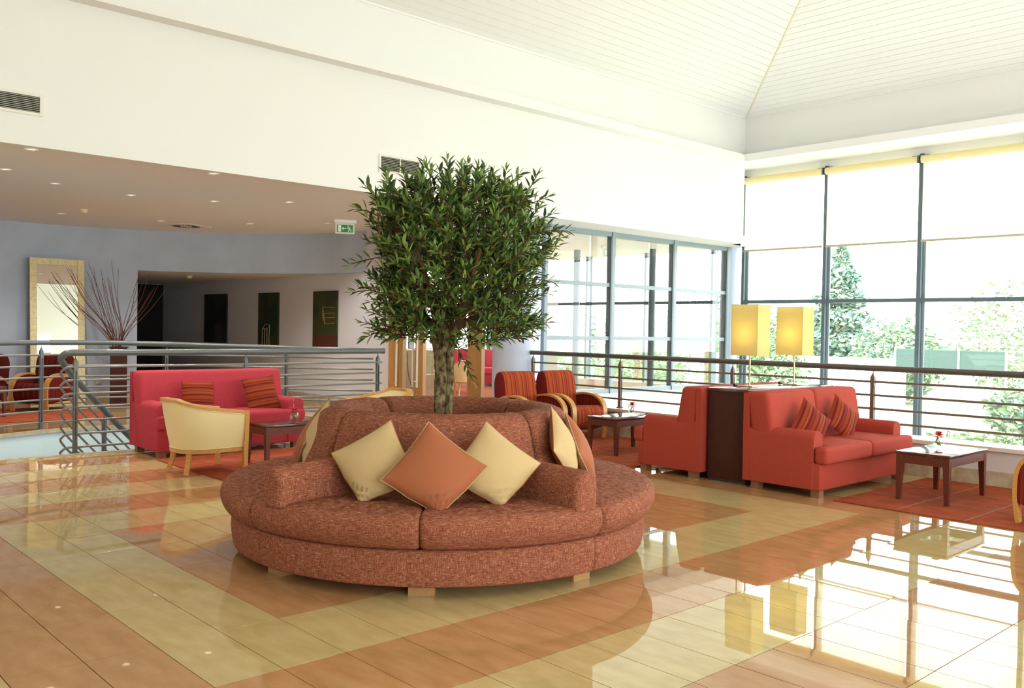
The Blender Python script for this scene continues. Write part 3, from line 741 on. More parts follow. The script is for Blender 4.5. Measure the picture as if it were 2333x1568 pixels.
# cushions on the round sofa
def vis(pxx, pyy, dep):
    d = fw+r2*((pxx-1166.5)/FPX)+u2*((784-pyy)/FPX); return Vector(CAM)+d*dep
nf = -FV+Vector((0, 0, .42))
G = 'loose cushions on the round sofa'
pillow('cushion', 'cream diamond cushion left of the terracotta one on the round sofa', 'cushion', .395, .17, (M_creamc, M_terra), vis(853, 1061, 5.06), nf-RT*.22, rad(57), 1, G, sag=(.7, -.7))
pillow('cushion', 'terracotta diamond cushion in front centre of the round sofa', 'cushion', .415, .17, (M_terra, M_creamc), vis(990, 1078, 4.90), nf+RT*.05, rad(37), 2, G, sag=(.7, -.7))
pillow('cushion', 'cream diamond cushion right of the terracotta one on the round sofa', 'cushion', .395, .17, (M_creamc, M_terra), vis(1126, 1068, 5.04), nf+RT*.28, rad(40), 3, G, sag=(.7, -.7))
pillow('cushion', 'cream faced cushion leaning on the left side of the ring backrest', 'cushion', .38, .13, (M_creamc, M_terra), vis(722, 1000, 5.75), -RT*1.0-FV*.52+Vector((0, 0, .38)), rad(40), 4, G)
pillow('cushion', 'terracotta cushion seen edge on, outermost at the left of the ring backrest', 'cushion', .38, .12, (M_terra, M_creamc), vis(700, 1005, 5.95), -RT*1.0-FV*.12+Vector((0, 0, .42)), rad(42), 5, G)
pillow('cushion', 'cream cushion leaning on the right side of the ring backrest', 'cushion', .38, .13, (M_creamc, M_terra), vis(1284, 1020, 5.55), RT*1.0-FV*.27+Vector((0, 0, .36)), rad(-42), 6, G)
pillow('cushion', 'terracotta cushion behind the cream one at the right of the ring backrest', 'cushion', .38, .13, (M_terra, M_creamc), vis(1322, 1025, 5.80), RT*1.0-FV*.08+Vector((0, 0, .42)), rad(-45), 7, G)

# ------------------------------------------------------------------ sofas
def sofa(name, label, m, loc, rz, W=1.72, D=.82, legm=M_legw, group=None, aw=.165, sb=.115, one=False):
    t = thing(name, label, 'sofa', loc, rz, group); h = W/2; f = -D/2
    q = MB(); q.rbox((0, .02, .185), (W-.012, D-.06, .24), .018, 3); q.build('base', m, t)
    for s in (-1, 1):
        q = MB()
        prof = rloop([(s*h, .068), (s*(h-aw), .068), (s*(h-aw), .58), (s*h, .58)], [.01, .01, .08, .08], 6)
        rings = []
        for y, k in ((f+sb, .94), (f+sb+.01, .985), (f+sb+.025, 1), (0, 1), (D/2-.02, 1)):
            cx = s*(h-aw/2); rings.append([(cx+(x-cx)*k, y, .43+(z-.43)*k if z > .4 else z) for x, z in prof])
        q.sweep(rings); q.build('arm', m, t)
        if not one or s < 0: bc = MB(); bc.rbox((s*h/2*.995 if not one else 0, D/2-.165, .645), (h-.006 if not one else W-.01, .235, .50), .045, 4, fn=lambda p: (p.x, p.y+.09*(p.z/.5), p.z)); bc.build('back_cushion', m, t)
        sc = MB(); x0, x1 = .003, h-aw-.004; 
        sc.rbox((s*(x0+x1)/2, f+.275, .372), (x1-x0, .55, .155), .035, 4, puff=.018)
        sc.rbox((s*(x0+h)/2, f+.048, .372), (h-x0+.008, .125, .150), .035, 4, puff=.006); sc.build('seat_cushion', m, t)
    q = MB(); q.prism([(D/2-.06, .07), (D/2, .07), (D/2+.005, .88), (D/2-.05, .885)], -h-.002, h+.002, 0); q.build('back_frame', m, t)
    for sx in (-1, 1):
        for sy in (-1, 1):
            q = MB(); q.ab((sx*(h-.03), sy*(D/2-.07), 0), (sx*(h-.11), sy*(D/2-.15), .07)); q.build('leg', legm, t, smooth=False)
    return t
sofa('sofa', 'raspberry pink two seat sofa in front of the stairwell railing', M_pink, (3.28, 6.43, 0), 0, aw=.20, sb=.035, one=True)
sofa('sofa', 'coral red two seat sofa with two striped cushions in front of the dark console', M_red, (6.87, .885, 0), 0)
sofa('sofa', 'coral red sofa seen from its side, back against the far side of the dark console', M_red, (6.87, 2.19, 0), pi)
Gc = 'striped square cushions on the sofas'
pillow('cushion', 'orange striped cushion at the left end of the pink sofa', 'cushion', .37, .13, (M_cstr, M_cstr), (2.98, 6.33, .60), (-.05, -1, .30), rad(3), 11, Gc)
pillow('cushion', 'orange striped cushion leaning right of centre on the pink sofa', 'cushion', .40, .13, (M_cstr, M_cstr), (3.72, 6.30, .62), (-.05, -1, .34), rad(-7), 12, Gc)
M_cstr2 = stripes('red_orange_cushion_stripe', [(0, (.34, .045, .012)), (.22, (.19, .01, .012)), (.33, (.36, .06, .015)), (.5, (.26, .02, .012)), (.56, (.40, .09, .02)), (.68, (.18, .01, .02)), (.82, (.32, .04, .012)), (.9, (.24, .02, .012))], .17, 0)
pillow('cushion', 'striped cushion standing on its corner in the middle of the red sofa', 'cushion', .36, .12, (M_cstr2, M_cstr2), (6.42, .84, .60), (-.30, -1, .30), rad(38), 13, Gc)
pillow('cushion', 'striped cushion standing on its corner at the far end of the red sofa', 'cushion', .36, .12, (M_cstr2, M_cstr2), (7.06, .86, .61), (-.2, -1, .30), rad(38), 14, Gc)
# console
cs = thing('console_table', 'dark wenge console between the two red sofas, carrying the lamps', 'console', (6.9, 1.53, 0))
q = MB(); q.rbox((0, 0, .445), (1.62, .425, .85), .004, 1); q.build('body', M_wenge, cs)
q = MB(); q.rbox((0, 0, .882), (1.64, .445, .03), .004, 1); q.build('top', mat('polished_mahogany_top', (.10, .03, .02), .08, .6), cs)
q = MB(); q.ab((-.79, -.2, 0), (.79, .2, .025)); q.build('plinth', M_black, cs, smooth=False)
# lamps
def lamp(label, loc, rz):
    t = thing('table_lamp', label, 'lamp', loc, rz, 'table lamps on the console')
    q = MB(); q.rbox((0, 0, .006), (.17, .17, .012), .003, 2); q.build('base', M_brass, t)
    q = MB(); q.tube([(0, 0, .01), (0, 0, .42)], .0085, 10); q.build('pole', M_brass, t)
    q = MB(); w, d, z0, z1 = .225, .30, .31, .815
    for s in (-1, 1):
        q.ab((s*w/2, -d/2, z0), (s*(w/2-.003), d/2, z1)); q.ab((-w/2+.003, s*d/2, z0), (w/2-.003, s*(d/2-.003), z1))
    sh = q.build('shade', M_shade, t, smooth=False)
    q = MB(); q.tube([(-w/2+.004, -d/2+.004, z1-.004), (w/2-.004, -d/2+.004, z1-.004), (w/2-.004, d/2-.004, z1-.004), (-w/2+.004, d/2-.004, z1-.004)], .003, 5, closed=True); q.tube([(-w/2, 0, .5), (w/2, 0, .5)], .003, 5); q.build('shade_frame', M_brass, sh)
    for z in (.43, .62):
        q = MB(); q.lathe([(0, -.035), (.02, -.025), (.03, 0), (.02, .03), (0, .04)], 12, (0, 0, z)); q.build('bulb', M_lamp_on, t)
    q = MB(); q.tube(bez([(.0, .0, .012), (-.05, .05, .012), (-.08, .09, .006), (-.06, .13, .006)], 5), .003, 5); q.build('cord', M_black, t)
    q = MB(); q.rbox((-.055, .13, .014), (.05, .028, .028), .01, 3); q.build('switch', M_black, t)
    l = bpy.data.lights.new('lamp_glow', 'POINT'); l.energy = .10; l.color = (1, .82, .5); l.shadow_soft_size = .05
    lo = bpy.data.objects.new('lamp_glow', l); COL.objects.link(lo); lo.parent = t; lo.location = (0, 0, .52)
    return t
lamp('lit table lamp with tall yellow box shade, nearer the left end of the console', (6.57, 1.60, .898), 0)
lamp('lit table lamp with tall yellow box shade, farther along the console by the window', (7.33, 1.55, .898), 0)

# ------------------------------------------------------------------ coffee tables, flowers, rugs
def table(label, loc, rz=0, sx=.84, sy=.46, h=.42):
    t = thing('coffee_table', label, 'table', loc, rz, 'mahogany coffee tables')
    q = MB(); q.rbox((0, 0, h-.011), (sx, sy, .022), .004, 2); q.build('top', mat('polished_mahogany', (.105, .024, .019), .10, .5), t)
    q = MB()
    for s in (-1, 1):
        q.ab((-sx/2+.03, s*(sy/2-.008), h-.10), (sx/2-.03, s*(sy/2-.03), h-.027)); q.ab((s*(sx/2-.008), -sy/2+.03, h-.10), (s*(sx/2-.03), sy/2-.03, h-.027))
    q.build('apron', M_mahog, t, smooth=False)
    for a in (-1, 1):
        for c in (-1, 1):
            X, Y = a*(sx/2-.006), c*(sy/2-.006); i0, i1 = .058, .038
            q = MB(); v = [(X, Y), (X-a*i0, Y), (X-a*i0, Y-c*i0), (X, Y-c*i0)]; w = [(X-a*.004, Y-c*.004), (X-a*i1, Y-c*.004), (X-a*i1, Y-c*i1), (X-a*.004, Y-c*i1)]
            q.add([(x, y, h-.024) for x, y in v]+[(x, y, 0) for x, y in w], [(0, 1, 2, 3), (7, 6, 5, 4), (0, 4, 5, 1), (1, 5, 6, 2), (2, 6, 7, 3), (3, 7, 4, 0)]); q.build('leg', M_mahog, t, smooth=False)
    return t
def flower(label, loc, sd, wire=True):
    t = thing('flower_bowl', label, 'vase', loc, sd, 'small flower bowls on the tables'); t.scale = (1.3, 1.3, 1.3); rn = random.Random(sd)
    q = MB(); q.lathe([(0, .002), (.022, .002), (.030, .010), (.036, .032), (.033, .055), (.026, .068), (.024, .068), (.030, .055), (.033, .032), (.027, .012), (0, .008)], 24); q.build('bowl', M_glassb, t)
    q = MB()
    for i in range(5):
        a = rn.uniform(0, 6); q.tube([(.015*cos(a), .015*sin(a), .015), (.02*cos(a+2), .02*sin(a+2), .04), (.01*cos(a+3), .01*sin(a+3), .07)], .003, 5)
    q.build('stem', M_green, t)
    q = MB()
    for L, nn, z, tl in ((.050, 15, .074, .12), (.046, 13, .080, .55), (.036, 11, .086, 1.1), (.022, 8, .090, 1.8)):
        for i in range(nn):
            a = 2*pi*i/nn+rn.uniform(-.1, .1); c, s = cos(a), sin(a); w = .010
            P = lambda r_, o, zz: (r_*c-o*s, r_*s+o*c, zz)
            q.add([P(.004, 0, z), P(L*.6, w, z+L*.5*tl), P(L*.6, -w, z+L*.5*tl), P(L, 0, z+L*.5*tl-.004)], [(0, 2, 1), (1, 2, 3)])
    q.build('gerbera', M_redfl, t, fix=False)
    q = MB(); q.tube(bez([(.03, 0, .05), (.035, 0, .11), (.005, .01, .13), (-.028, .0, .10), (-.03, 0, .06)], 6), .0014, 5)
    q.tube(bez([(.03, .01, .05), (.034, .01, .14), (.02, .01, .175), (.002, .01, .16)], 6), .0012, 5); q.build('grass_loop', mat('dry_grass', (.42, .28, .14), .6), t)
    return t
table('mahogany coffee table in front of the pink sofa beside the cream tub chair', (3.41, 5.0, .0135))
table('mahogany coffee table between the striped armchairs and the red sofa', (6.93, 3.49, .0135))
table('mahogany coffee table on the rug at right, in front of the red sofa with cushions', (6.93, -.135, .0135))
flower('glass bowl with a red gerbera on the table by the pink sofa', (3.44, 5.02, .434), 1)
flower('glass bowl with a red gerbera on the table by the striped armchairs', (7.12, 3.55, .434), 2)
flower('glass bowl with a red gerbera on the table at right', (7.06, -.05, .434), 3)
def rug(label, x0, y0, x1, y1, nx, ny):
    t = thing('rug', label, 'rug', ((x0+x1)/2, (y0+y1)/2, 0), 0, 'rust red rugs'); w, d = x1-x0, y1-y0
    rn = random.Random(int(x0*100))
    q = MB(); q.rbox((0, 0, .006), (w, d, .012), .004, 2); q.build('pile', M_rug, t)
    for i in range(1, nx):
        q = MB(); x = -w/2+w*i/nx; q.ab((x-.006, -d/2+.01, .0115), (x+.006, d/2-.01, .0128)); q.build('line', M_rugl, t, smooth=False)
    for j in range(1, ny):
        q = MB(); y = -d/2+d*j/ny; q.ab((-w/2+.01, y-.006, .0115), (w/2-.01, y+.006, .0129)); q.build('line', M_rugl, t, smooth=False)
    return t
rug('rust red rug under the tub chair and table by the pink sofa', 2.38, 4.36, 4.75, 5.98, 3, 3)
rug('rust red rug under the striped armchairs and middle table', 6.02, 2.66, 8.0, 5.2, 3, 4)
rug('rust red rug under the table at right, beside the window ledge', 6.03, -1.75, 7.95, .41, 3, 4)

# ------------------------------------------------------------------ tub chairs
def tub(label, loc, rz, group='cream tub chairs'):
    """faces local -y"""
    t = thing('tub_chair', label, 'chair', loc, rz, group)
    n = 28; K = []
    # plan: U shape, half angle param from front-left round the back to front-right
    def plan(u, w, dback, dfront):
        # u in [-1,1]; superellipse back
        a = pi*(u*.5)          # -90..90
        x = w*abs(sin(a))**.75*(1 if a > 0 else -1); y = dback*abs(cos(a))**.8
        return x, y
    def pt(u, k, th, z):
        # k: 0 bottom..1 top flare
        w = .275+.045*k; db = .27+.09*k
        s = abs(u)
        if s > .72:   # straight sides to the front
            f = (s-.72)/.28; x, y = plan(.72/.72*(1 if u > 0 else -1), w-th, db-th, 0)
            return ((w-th)*(1 if u > 0 else -1), -f*(.285), z)
        x, y = plan(u/.72, w-th, db-th, 0); return (x, y, z)
    us = [-1+2*i/(2*n) for i in range(2*n+1)]
    def ztop(u): return .700-.125*max(0, abs(u)-.18)**.9/.82**.9
    rings = []
    for u in us:
        zt = ztop(u); zb = .235
        o = [pt(u, 0, 0, zb), pt(u, .35, -.004, zb+(zt-zb)*.35), pt(u, .75, -.002, zb+(zt-zb)*.75), pt(u, 1, .004, zt-.012)]
        i_ = [pt(u, 1, .055, zt-.012), pt(u, .7, .075, zb+(zt-zb)*.7), pt(u, .3, .075, zb+(zt-zb)*.3), pt(u, 0, .06, zb)]
        rings.append(o+i_)
    q = MB(); q.sweep(rings); q.build('shell', M_yell, t, ang=1.0)
    rings = []
    for u in us:
        zt = ztop(u); a, b2 = pt(u, 1.02, -.006, zt), pt(u, 1, .062, zt)
        rings.append([(a[0], a[1], zt-.014), (a[0], a[1], zt+.010), (b2[0], b2[1], zt+.014), (b2[0], b2[1], zt-.014)])
    q = MB(); q.sweep(rings); q.build('top_rail', M_beech, t, ang=1.0)
    q = MB(); q.tube([pt(u, 1, .000, ztop(u)-.022) for u in us]+[pt(1, .5, -.004, .40), pt(1, 0, -.004, .25)]+[pt(u, 0, -.004, .241) for u in reversed(us)]+[pt(-1, .5, -.004, .4)], .0045, 5, closed=True); q.build('piping', M_yell, t)
    rings = []
    for u in us:
        a, b2 = pt(u, 0, -.004, 0), pt(u, 0, .05, 0); rings.append([(a[0], a[1], .198), (a[0], a[1], .236), (b2[0], b2[1], .236), (b2[0], b2[1], .198)])
    q = MB(); q.sweep(rings); q.ab((-.25, -.285, .198), (.25, -.255, .236)); q.build('apron', M_beech, t, ang=1.0)
    q = MB(); q.rbox((0, -.02, .325), (.42, .52, .17), .05, 4, puff=.03); q.build('seat_cushion', M_yell, t)
    for s in (-1, 1):
        zt = ztop(1)
        q = MB(); q.prism([(s*.262, 0), (s*.300, 0), (s*.302, .18), (s*.328, zt+.01), (s*.288, zt+.01), (s*.262, .18)], -.325, -.283, 1); q.build('front_leg', M_beech, t, ang=1)
        q = MB(); q.tube([(s*.165, .20, .21), (s*.172, .21, .12), (s*.19, .245, .0)], [.033, .030, .026], 4); q.build('back_leg', M_beech, t, smooth=False)
    return t
tub('cream leather tub chair with honey wood rim beside the table by the pink sofa', (2.44, 5.0, .013), rad(92))
tub('cream tub chair mostly hidden behind the round sofa backrest, only its curved wood rim showing', (4.52, 5.05, .013), rad(-82))

# ------------------------------------------------------------------ striped armchairs with bent wood arms
def armchair(label, loc, rz, dark=False):
    """faces local -y, width .66"""
    t = thing('armchair', label, 'armchair', loc, rz, 'shaded red armchairs in the gallery' if dark else 'striped armchairs with bent wood arms'); fab = M_str_shade if dark else M_str
    w = .33; aw = .075
    armline = bez([(0, -.33, 0), (0, -.355, .22), (0, -.33, .44), (0, -.20, .555), (0, .0, .585), (0, .20, .55), (0, .345, .455), (0, .37, .40)], 6)
    for s in (-1, 1):
        X = s*(w-aw/2); rings = []
        for i, p in enumerate(armline):
            a, c = armline[max(i-1, 0)], armline[min(i+1, len(armline)-1)]; d = (c-a).normalized(); nn = Vector((0, -d.z, d.y)); th = .030
            rings.append([(X-aw/2, p.y, p.z), (X+aw/2, p.y, p.z), (X+aw/2, p.y-nn.y*th*-1, p.z-nn.z*th), (X-aw/2, p.y-nn.y*th*-1, p.z-nn.z*th)])
        rings = []
        for i, p in enumerate(armline):
            a, c = armline[max(i-1, 0)], armline[min(i+1, len(armline)-1)]; d = (c-a).normalized(); nn = Vector((0, d.z, -d.y))*.028
            rings.append([(X-aw/2, p.y, p.z), (X+aw/2, p.y, p.z), (X+aw/2, p.y+nn.y, p.z+nn.z), (X-aw/2, p.y+nn.y, p.z+nn.z)])
        q = MB(); q.sweep(rings); q.build('arm', M_beech, t, ang=.9)
        poly = [(p.y+(.02 if p.y < 0 else 0), p.z-.02) for p in armline if p.z > .17]+[(.36, .20), (.30, .14), (-.28, .14)]
        q = MB(); q.prism(poly, s*(w-.062), s*(w-.014), 0); q.build('side_panel', M_str_d, t, ang=.9)
    sp = rloop([(-.355, .20), (-.36, .36), (-.30, .435), (.18, .40), (.2, .13), (-.26, .11)], [.09, .09, .07, .02, .02, .06], 5)
    q = MB(); rings = []
    for x, k in ((-.262, .93), (-.255, .98), (-.235, 1), (0, 1), (.235, 1), (.255, .98), (.262, .93)): rings.append([(x, .0+(y-.0)*k if False else -.08+(y+.08)*k, .28+(z-.28)*k) for y, z in sp])
    q.sweep(rings); q.build('seat', fab, t, ang=1.2)
    bp = rloop([(.13, .36), (.20, .79), (.25, .875), (.36, .86), (.40, .74), (.36, .14), (.2, .14)], [.03, .1, .06, .06, .1, .03, .03], 5)
    q = MB(); rings = []
    for x, k in ((-.278, .93), (-.268, .98), (-.245, 1), (0, 1), (.245, 1), (.268, .98), (.278, .93)): rings.append([(x, .27+(y-.27)*k, .5+(z-.5)*k) for y, z in bp])
    q.sweep(rings); q.build('backrest', fab, t, ang=1.2)
    for s in (-1, 1):
        q = MB(); q.add([(s*.30, .30, .15), (s*.26, .30, .15), (s*.26, .36, .15), (s*.30, .36, .15), (s*.30, .37, 0), (s*.27, .37, 0), (s*.27, .40, 0), (s*.30, .40, 0)], [(0, 1, 2, 3), (7, 6, 5, 4), (0, 4, 5, 1), (1, 5, 6, 2), (2, 6, 7, 3), (3, 7, 4, 0)]); q.build('back_leg', M_beech, t, smooth=False)
    return t
M_str_shade = stripes('shaded_red_stripe', [(0, (.16, .014, .012)), (.3, (.11, .008, .008)), (.6, (.19, .02, .012)), (.8, (.12, .008, .008))], .19, 0)  # armchair stripe darkened, the gallery shade is put into its colour
a1 = armchair('orange striped armchair with bent wood arms right behind the round sofa, left of its twin', (6.71, 4.88, .013), 0)
dup(a1, (7.42, 4.84, .013), 0, 'orange striped armchair with bent wood arms next to the window ledge, right of its twin')
dup(a1, (6.60, -1.28, .013), pi, 'striped armchair cut by the right edge of the photo, showing its wood arm')
a2 = armchair('shaded dark red armchair with pale wood arms in the gallery before the leaning mirror', (2.97, 12.12, .013), rad(-52), True)
dup(a2, (2.25, 12.95, .013), rad(-95), 'shaded dark red armchair at the left photo edge in the gallery, only its back showing')
b = MB(); rg = rug('rust red rug on the gallery floor under the armchairs', 1.0, 10.5, 3.6, 12.6, 3, 3)
gt = table('small dark table at the left edge in the gallery beside the armchairs', (1.88, 11.45, .0135), .3, .6, .6, .45)

# ------------------------------------------------------------------ gallery: mirror, vase with twigs, socket, paintings
def lean(name, label, cat, loc, rz, tilt):
    o = thing(name, label, cat, loc); o.rotation_euler = (tilt, 0, rz); return o
mr = lean('standing_mirror', 'tall mirror with cream tiled frame leaning on the blue gallery wall', 'mirror', (3.54, 13.33, .005), 0, rad(-3))
mw, mh, fwid = .88, 2.50, .112
q = MB(); q.ab((-mw/2, .0, 0), (mw/2, .035, mh)); fr = q.build('frame', M_door, mr, smooth=False)
q = MB(); q.ab((-mw/2+fwid, -.006, fwid), (mw/2-fwid, -.001, mh-fwid)); q.build('mirror_glass', M_mirror, mr, smooth=False)
n = 24
for i in range(n):
    for s in (-1, 1):
        z0, z1 = mh*i/n+.0012, mh*(i+1)/n-.0012
        q = MB(); q.ab((s*(mw/2-.002), -.014, z0), (s*(mw/2-fwid+.002), 0, z1)); q.build('tile', M_tile_m, fr, smooth=False)
for i in range(6):
    for z in (0, mh-fwid):
        L = mw-2*fwid; x = -L/2+L*i/6
        q = MB(); q.ab((x+.0012, -.014, z+.002), (x+L/6-.0012, 0, z+fwid-.002)); q.build('tile', M_tile_m, fr, smooth=False)
vz = thing('floor_vase', 'tall square dark vase holding bare twigs beside the mirror', 'vase', (4.42, 12.98, 0), rad(-15))
q = MB(); q.prism([(-.13, -.13), (.13, -.13), (.13, .13), (-.13, .13)], 0, .98); q.build('pot', M_wenge, vz, smooth=False)
q = MB(); q.ab((-.15, -.15, .975), (.15, .15, .99)); q.build('rim', M_wenge, vz, smooth=False)
rn = random.Random(5)
for k in range(34):
    if k < 22: a = min(-.2, rn.gauss(-.60, .20))
    elif k < 25: a = rn.uniform(-.2, .15)
    else: a = rn.gauss(.40, .12)
    L = rn.uniform(1.15, 1.62); dx = a*L*.80; dy = rn.uniform(-.25, .05)*L
    p0 = Vector((rn.uniform(-.05, .05), rn.uniform(-.05, .05), .9)); p3 = p0+Vector((dx, dy, L*sqrt(max(.2, 1-a*a*.5))))
    q = MB(); w = lambda: Vector((rn.uniform(-.04, .04), rn.uniform(-.04, .04), 0))
    pts = bez([p0, p0.lerp(p3, .3)+w()*.6+Vector(((-.07 if a < -.2 else .05)-dx*.14, 0, 0)), p0.lerp(p3, .65)+w(), p3], 4)
    q.tube(pts, [.0065*(1-.6*i/len(pts)) for i in range(len(pts))], 5); q.build('twig', M_twig, vz)
def on_drum(a, z, inn=.0):
    return (DC[0]+(DR-inn)*cos(a), DC[1]+(DR-inn)*sin(a), z)
sk = thing('wall_socket', 'white wall socket low on the blue gallery wall', 'socket', on_drum(rad(76.8), .355, .012), rad(76.8-90))
q = MB(); q.rbox((0, 0, 0), (.085, .02, .085), .006, 2); q.build('plate', M_plug, sk)
q = MB(); q.tube([(.022*cos(i*pi/8), -.012, .022*sin(i*pi/8)) for i in range(16)], .003, 5, closed=True); q.build('socket_hole', mat('grey_plastic', (.2, .2, .2), .5), sk)
def art(name, stops, sc):
    m = mat(name, (.03, .03, .02), .45, .4); N, L = nt(m); tc = N.new('ShaderNodeTexCoord'); mp = N.new('ShaderNodeMapping'); mp.inputs['Scale'].default_value = sc
    L.new(tc.outputs['Object'], mp.inputs[0]); n = N.new('ShaderNodeTexVoronoi'); n.distance = 'MANHATTAN'; n.inputs['Scale'].default_value = 1; L.new(mp.outputs[0], n.inputs['Vector'])
    r = N.new('ShaderNodeValToRGB'); r.color_ramp.interpolation = 'CONSTANT'; e = r.color_ramp.elements
    while len(e) < len(stops): e.new(.5)
    for k, (p, c) in enumerate(stops): e[k].position = p; e[k].color = (*c, 1)
    L.new(n.outputs['Color'], r.inputs[0]); L.new(r.outputs[0], N['Principled BSDF'].inputs['Base Color']); return m
Ap = [('dark abstract painting with a violet block, leftmost on the corridor wall', 16.25, 15.13, 1.0, 2.08, art('abstract_dark', [(0, (.016, .017, .012)), (.35, (.03, .03, .022)), (.7, (.022, .02, .012)), (.9, (.055, .045, .055))], (1, 1.6, 2.2)), 0),
      ('dark green abstract painting with a pale line box, middle of the corridor wall', 13.67, 12.84, 1.0, 2.07, art('abstract_green', [(0, (.02, .03, .018)), (.35, (.035, .05, .012)), (.7, (.05, .05, .015)), (.85, (.03, .03, .03))], (1, 1.8, 1.6)), 1),
      ('dark abstract painting with orange line box, nearest the wooden doors', 11.5, 10.67, 1.0, 2.065, art('abstract_olive', [(0, (.045, .05, .015)), (.4, (.035, .03, .016)), (.7, (.03, .045, .012)), (.88, (.07, .018, .008))], (1, 1.2, 1.8)), 2)]
for lab, ya, yb, z0, z1, m, k in Ap:
    ya, yb = [-3.367+(v+3.367)*1.0115 for v in (ya, yb)]
    t = thing('painting', lab, 'painting', (7.535, (ya+yb)/2, (z0+z1)/2)); h, w2 = (z1-z0)/2, (ya-yb)/2
    q = MB(); q.ab((-.02, -w2, -h), (.013, w2, h)); q.build('canvas', m, t, smooth=False)
    li = MB(); X = -.022
    if k == 1:
        m2 = mat('cream_paint_line', (.38, .36, .26), .6)
        for pl_ in ([(.22, -.52), (.22, -.20), (.10, -.10), (-.10, -.12), (.02, -.20), (.02, -.52)], [(.22, -.20), (.02, -.20)], [(.12, -.52), (.12, -.20)], [(-.10, -.12), (-.06, -.4), (-.08, -.52)]): li.tube([(X, y, z) for y, z in pl_], .008, 4)
    elif k == 2:
        m2 = mat('orange_paint_line', (.32, .14, .02), .6)
        for pl_ in ([(-.36, .22), (.06, .24), (.02, .06), (-.02, -.08), (-.36, -.06)], [(-.36, .12), (.0, .12), (.02, .06)], [(-.36, .04), (-.02, .04)], [(.06, .24), (.06, .06), (-.02, -.08)]): li.tube([(X, y, z) for y, z in pl_], .008, 4)
        q = MB(); q.ab((-.0215, -w2+.005, -h+.005), (-.0205, w2-.005, -h+.25)); q.build('paint_field', mat('red_brown_paint', (.09, .02, .008), .6), t, smooth=False)
    else:
        m2 = mat('violet_paint', (.07, .05, .07), .6); li.ab((X, -.30, -h+.01), (X+.001, -.0, -.12))
    li.build('paint_line', m2, t)
# ceiling fittings
def spot(label, x, y, z=ZC, r=.062, on=True):
    t = thing('downlight', label, 'downlight', (x, y, z), 0, 'recessed downlights in the gallery ceiling')
    q = MB(); q.lathe([(r*.72, -.002), (r, -.010), (r*1.06, -.002), (r*1.06, 0), (r*.7, 0)], 20); q.build('ring', M_plug, t)
    q = MB(); q.lathe([(0, -.001), (r*.72, -.001)], 20); q.build('lens', M_spot_on if on else M_plug, t)
    l = bpy.data.lights.new('downlight_beam', 'SPOT'); l.energy = 9; l.color = (1, .95, .88); l.spot_size = rad(130); l.spot_blend = .8; l.shadow_soft_size = .05
    lo = bpy.data.objects.new('downlight_beam', l); COL.objects.link(lo); lo.parent = t; lo.location = (0, 0, -.03)
    return t
for x, y, lab in ((1.26, 6.30, 'downlight nearest the upper wall, far left of the gallery ceiling'), (3.10, 6.28, 'downlight nearest the upper wall, above the pink sofa'), (1.39, 7.80, 'downlight at the left edge of the photo in the gallery ceiling'),
                  (2.09, 8.48, 'downlight second from left in the inner curved row'), (3.09, 8.76, 'downlight third from left in the inner curved row'), (4.09, 8.45, 'downlight fourth from left in the inner curved row'), (4.82, 7.72, 'downlight at the right end of the inner curved row'),
                  (3.09, 11.72, 'downlight at the left end of the outer curved row, near the mirror'), (4.54, 11.45, 'downlight of the outer curved row beside the round air diffuser'), (5.69, 10.61, 'downlight of the outer curved row between the diffuser and the exit sign'), (6.50, 9.50, 'downlight at the right end of the outer curved row by the exit sign')): spot(lab, x, y)
def detector(label, x, y, z):
    t = thing('smoke_detector', label, 'detector', (x, y, z)); q = MB(); q.lathe([(.0, -.058), (.035, -.055), (.05, -.04), (.055, -.022), (.06, -.02), (.062, 0), (0, 0)], 20); q.build('body', M_tile_m, t)
    q = MB(); q.lathe([(.053, -.034), (.056, -.034), (.056, -.026), (.053, -.026)], 20); q.build('vent_ring', M_plug, t); return t
detector('round smoke detector on the gallery ceiling', 3.17, 10.9, ZC)
detector('smoke detector on the corridor ceiling above the paintings', 6.24, 14.3, 2.375)
df = thing('air_diffuser', 'square swirl air diffuser in the gallery ceiling', 'vent', (5.12, 11.82, ZC), .5)
q = MB(); q.rbox((0, 0, -.006), (.60, .60, .012), .004, 2); q.build('plate', M_plug, df)
for k in range(16):
    a = 2*pi*k/16; q = MB(); q.box((.17*cos(a), .17*sin(a), -.014), (.13, .011, .006), 0, Matrix.Rotation(a+.35, 3, 'Z')); q.build('slot', M_dark, df, smooth=False)
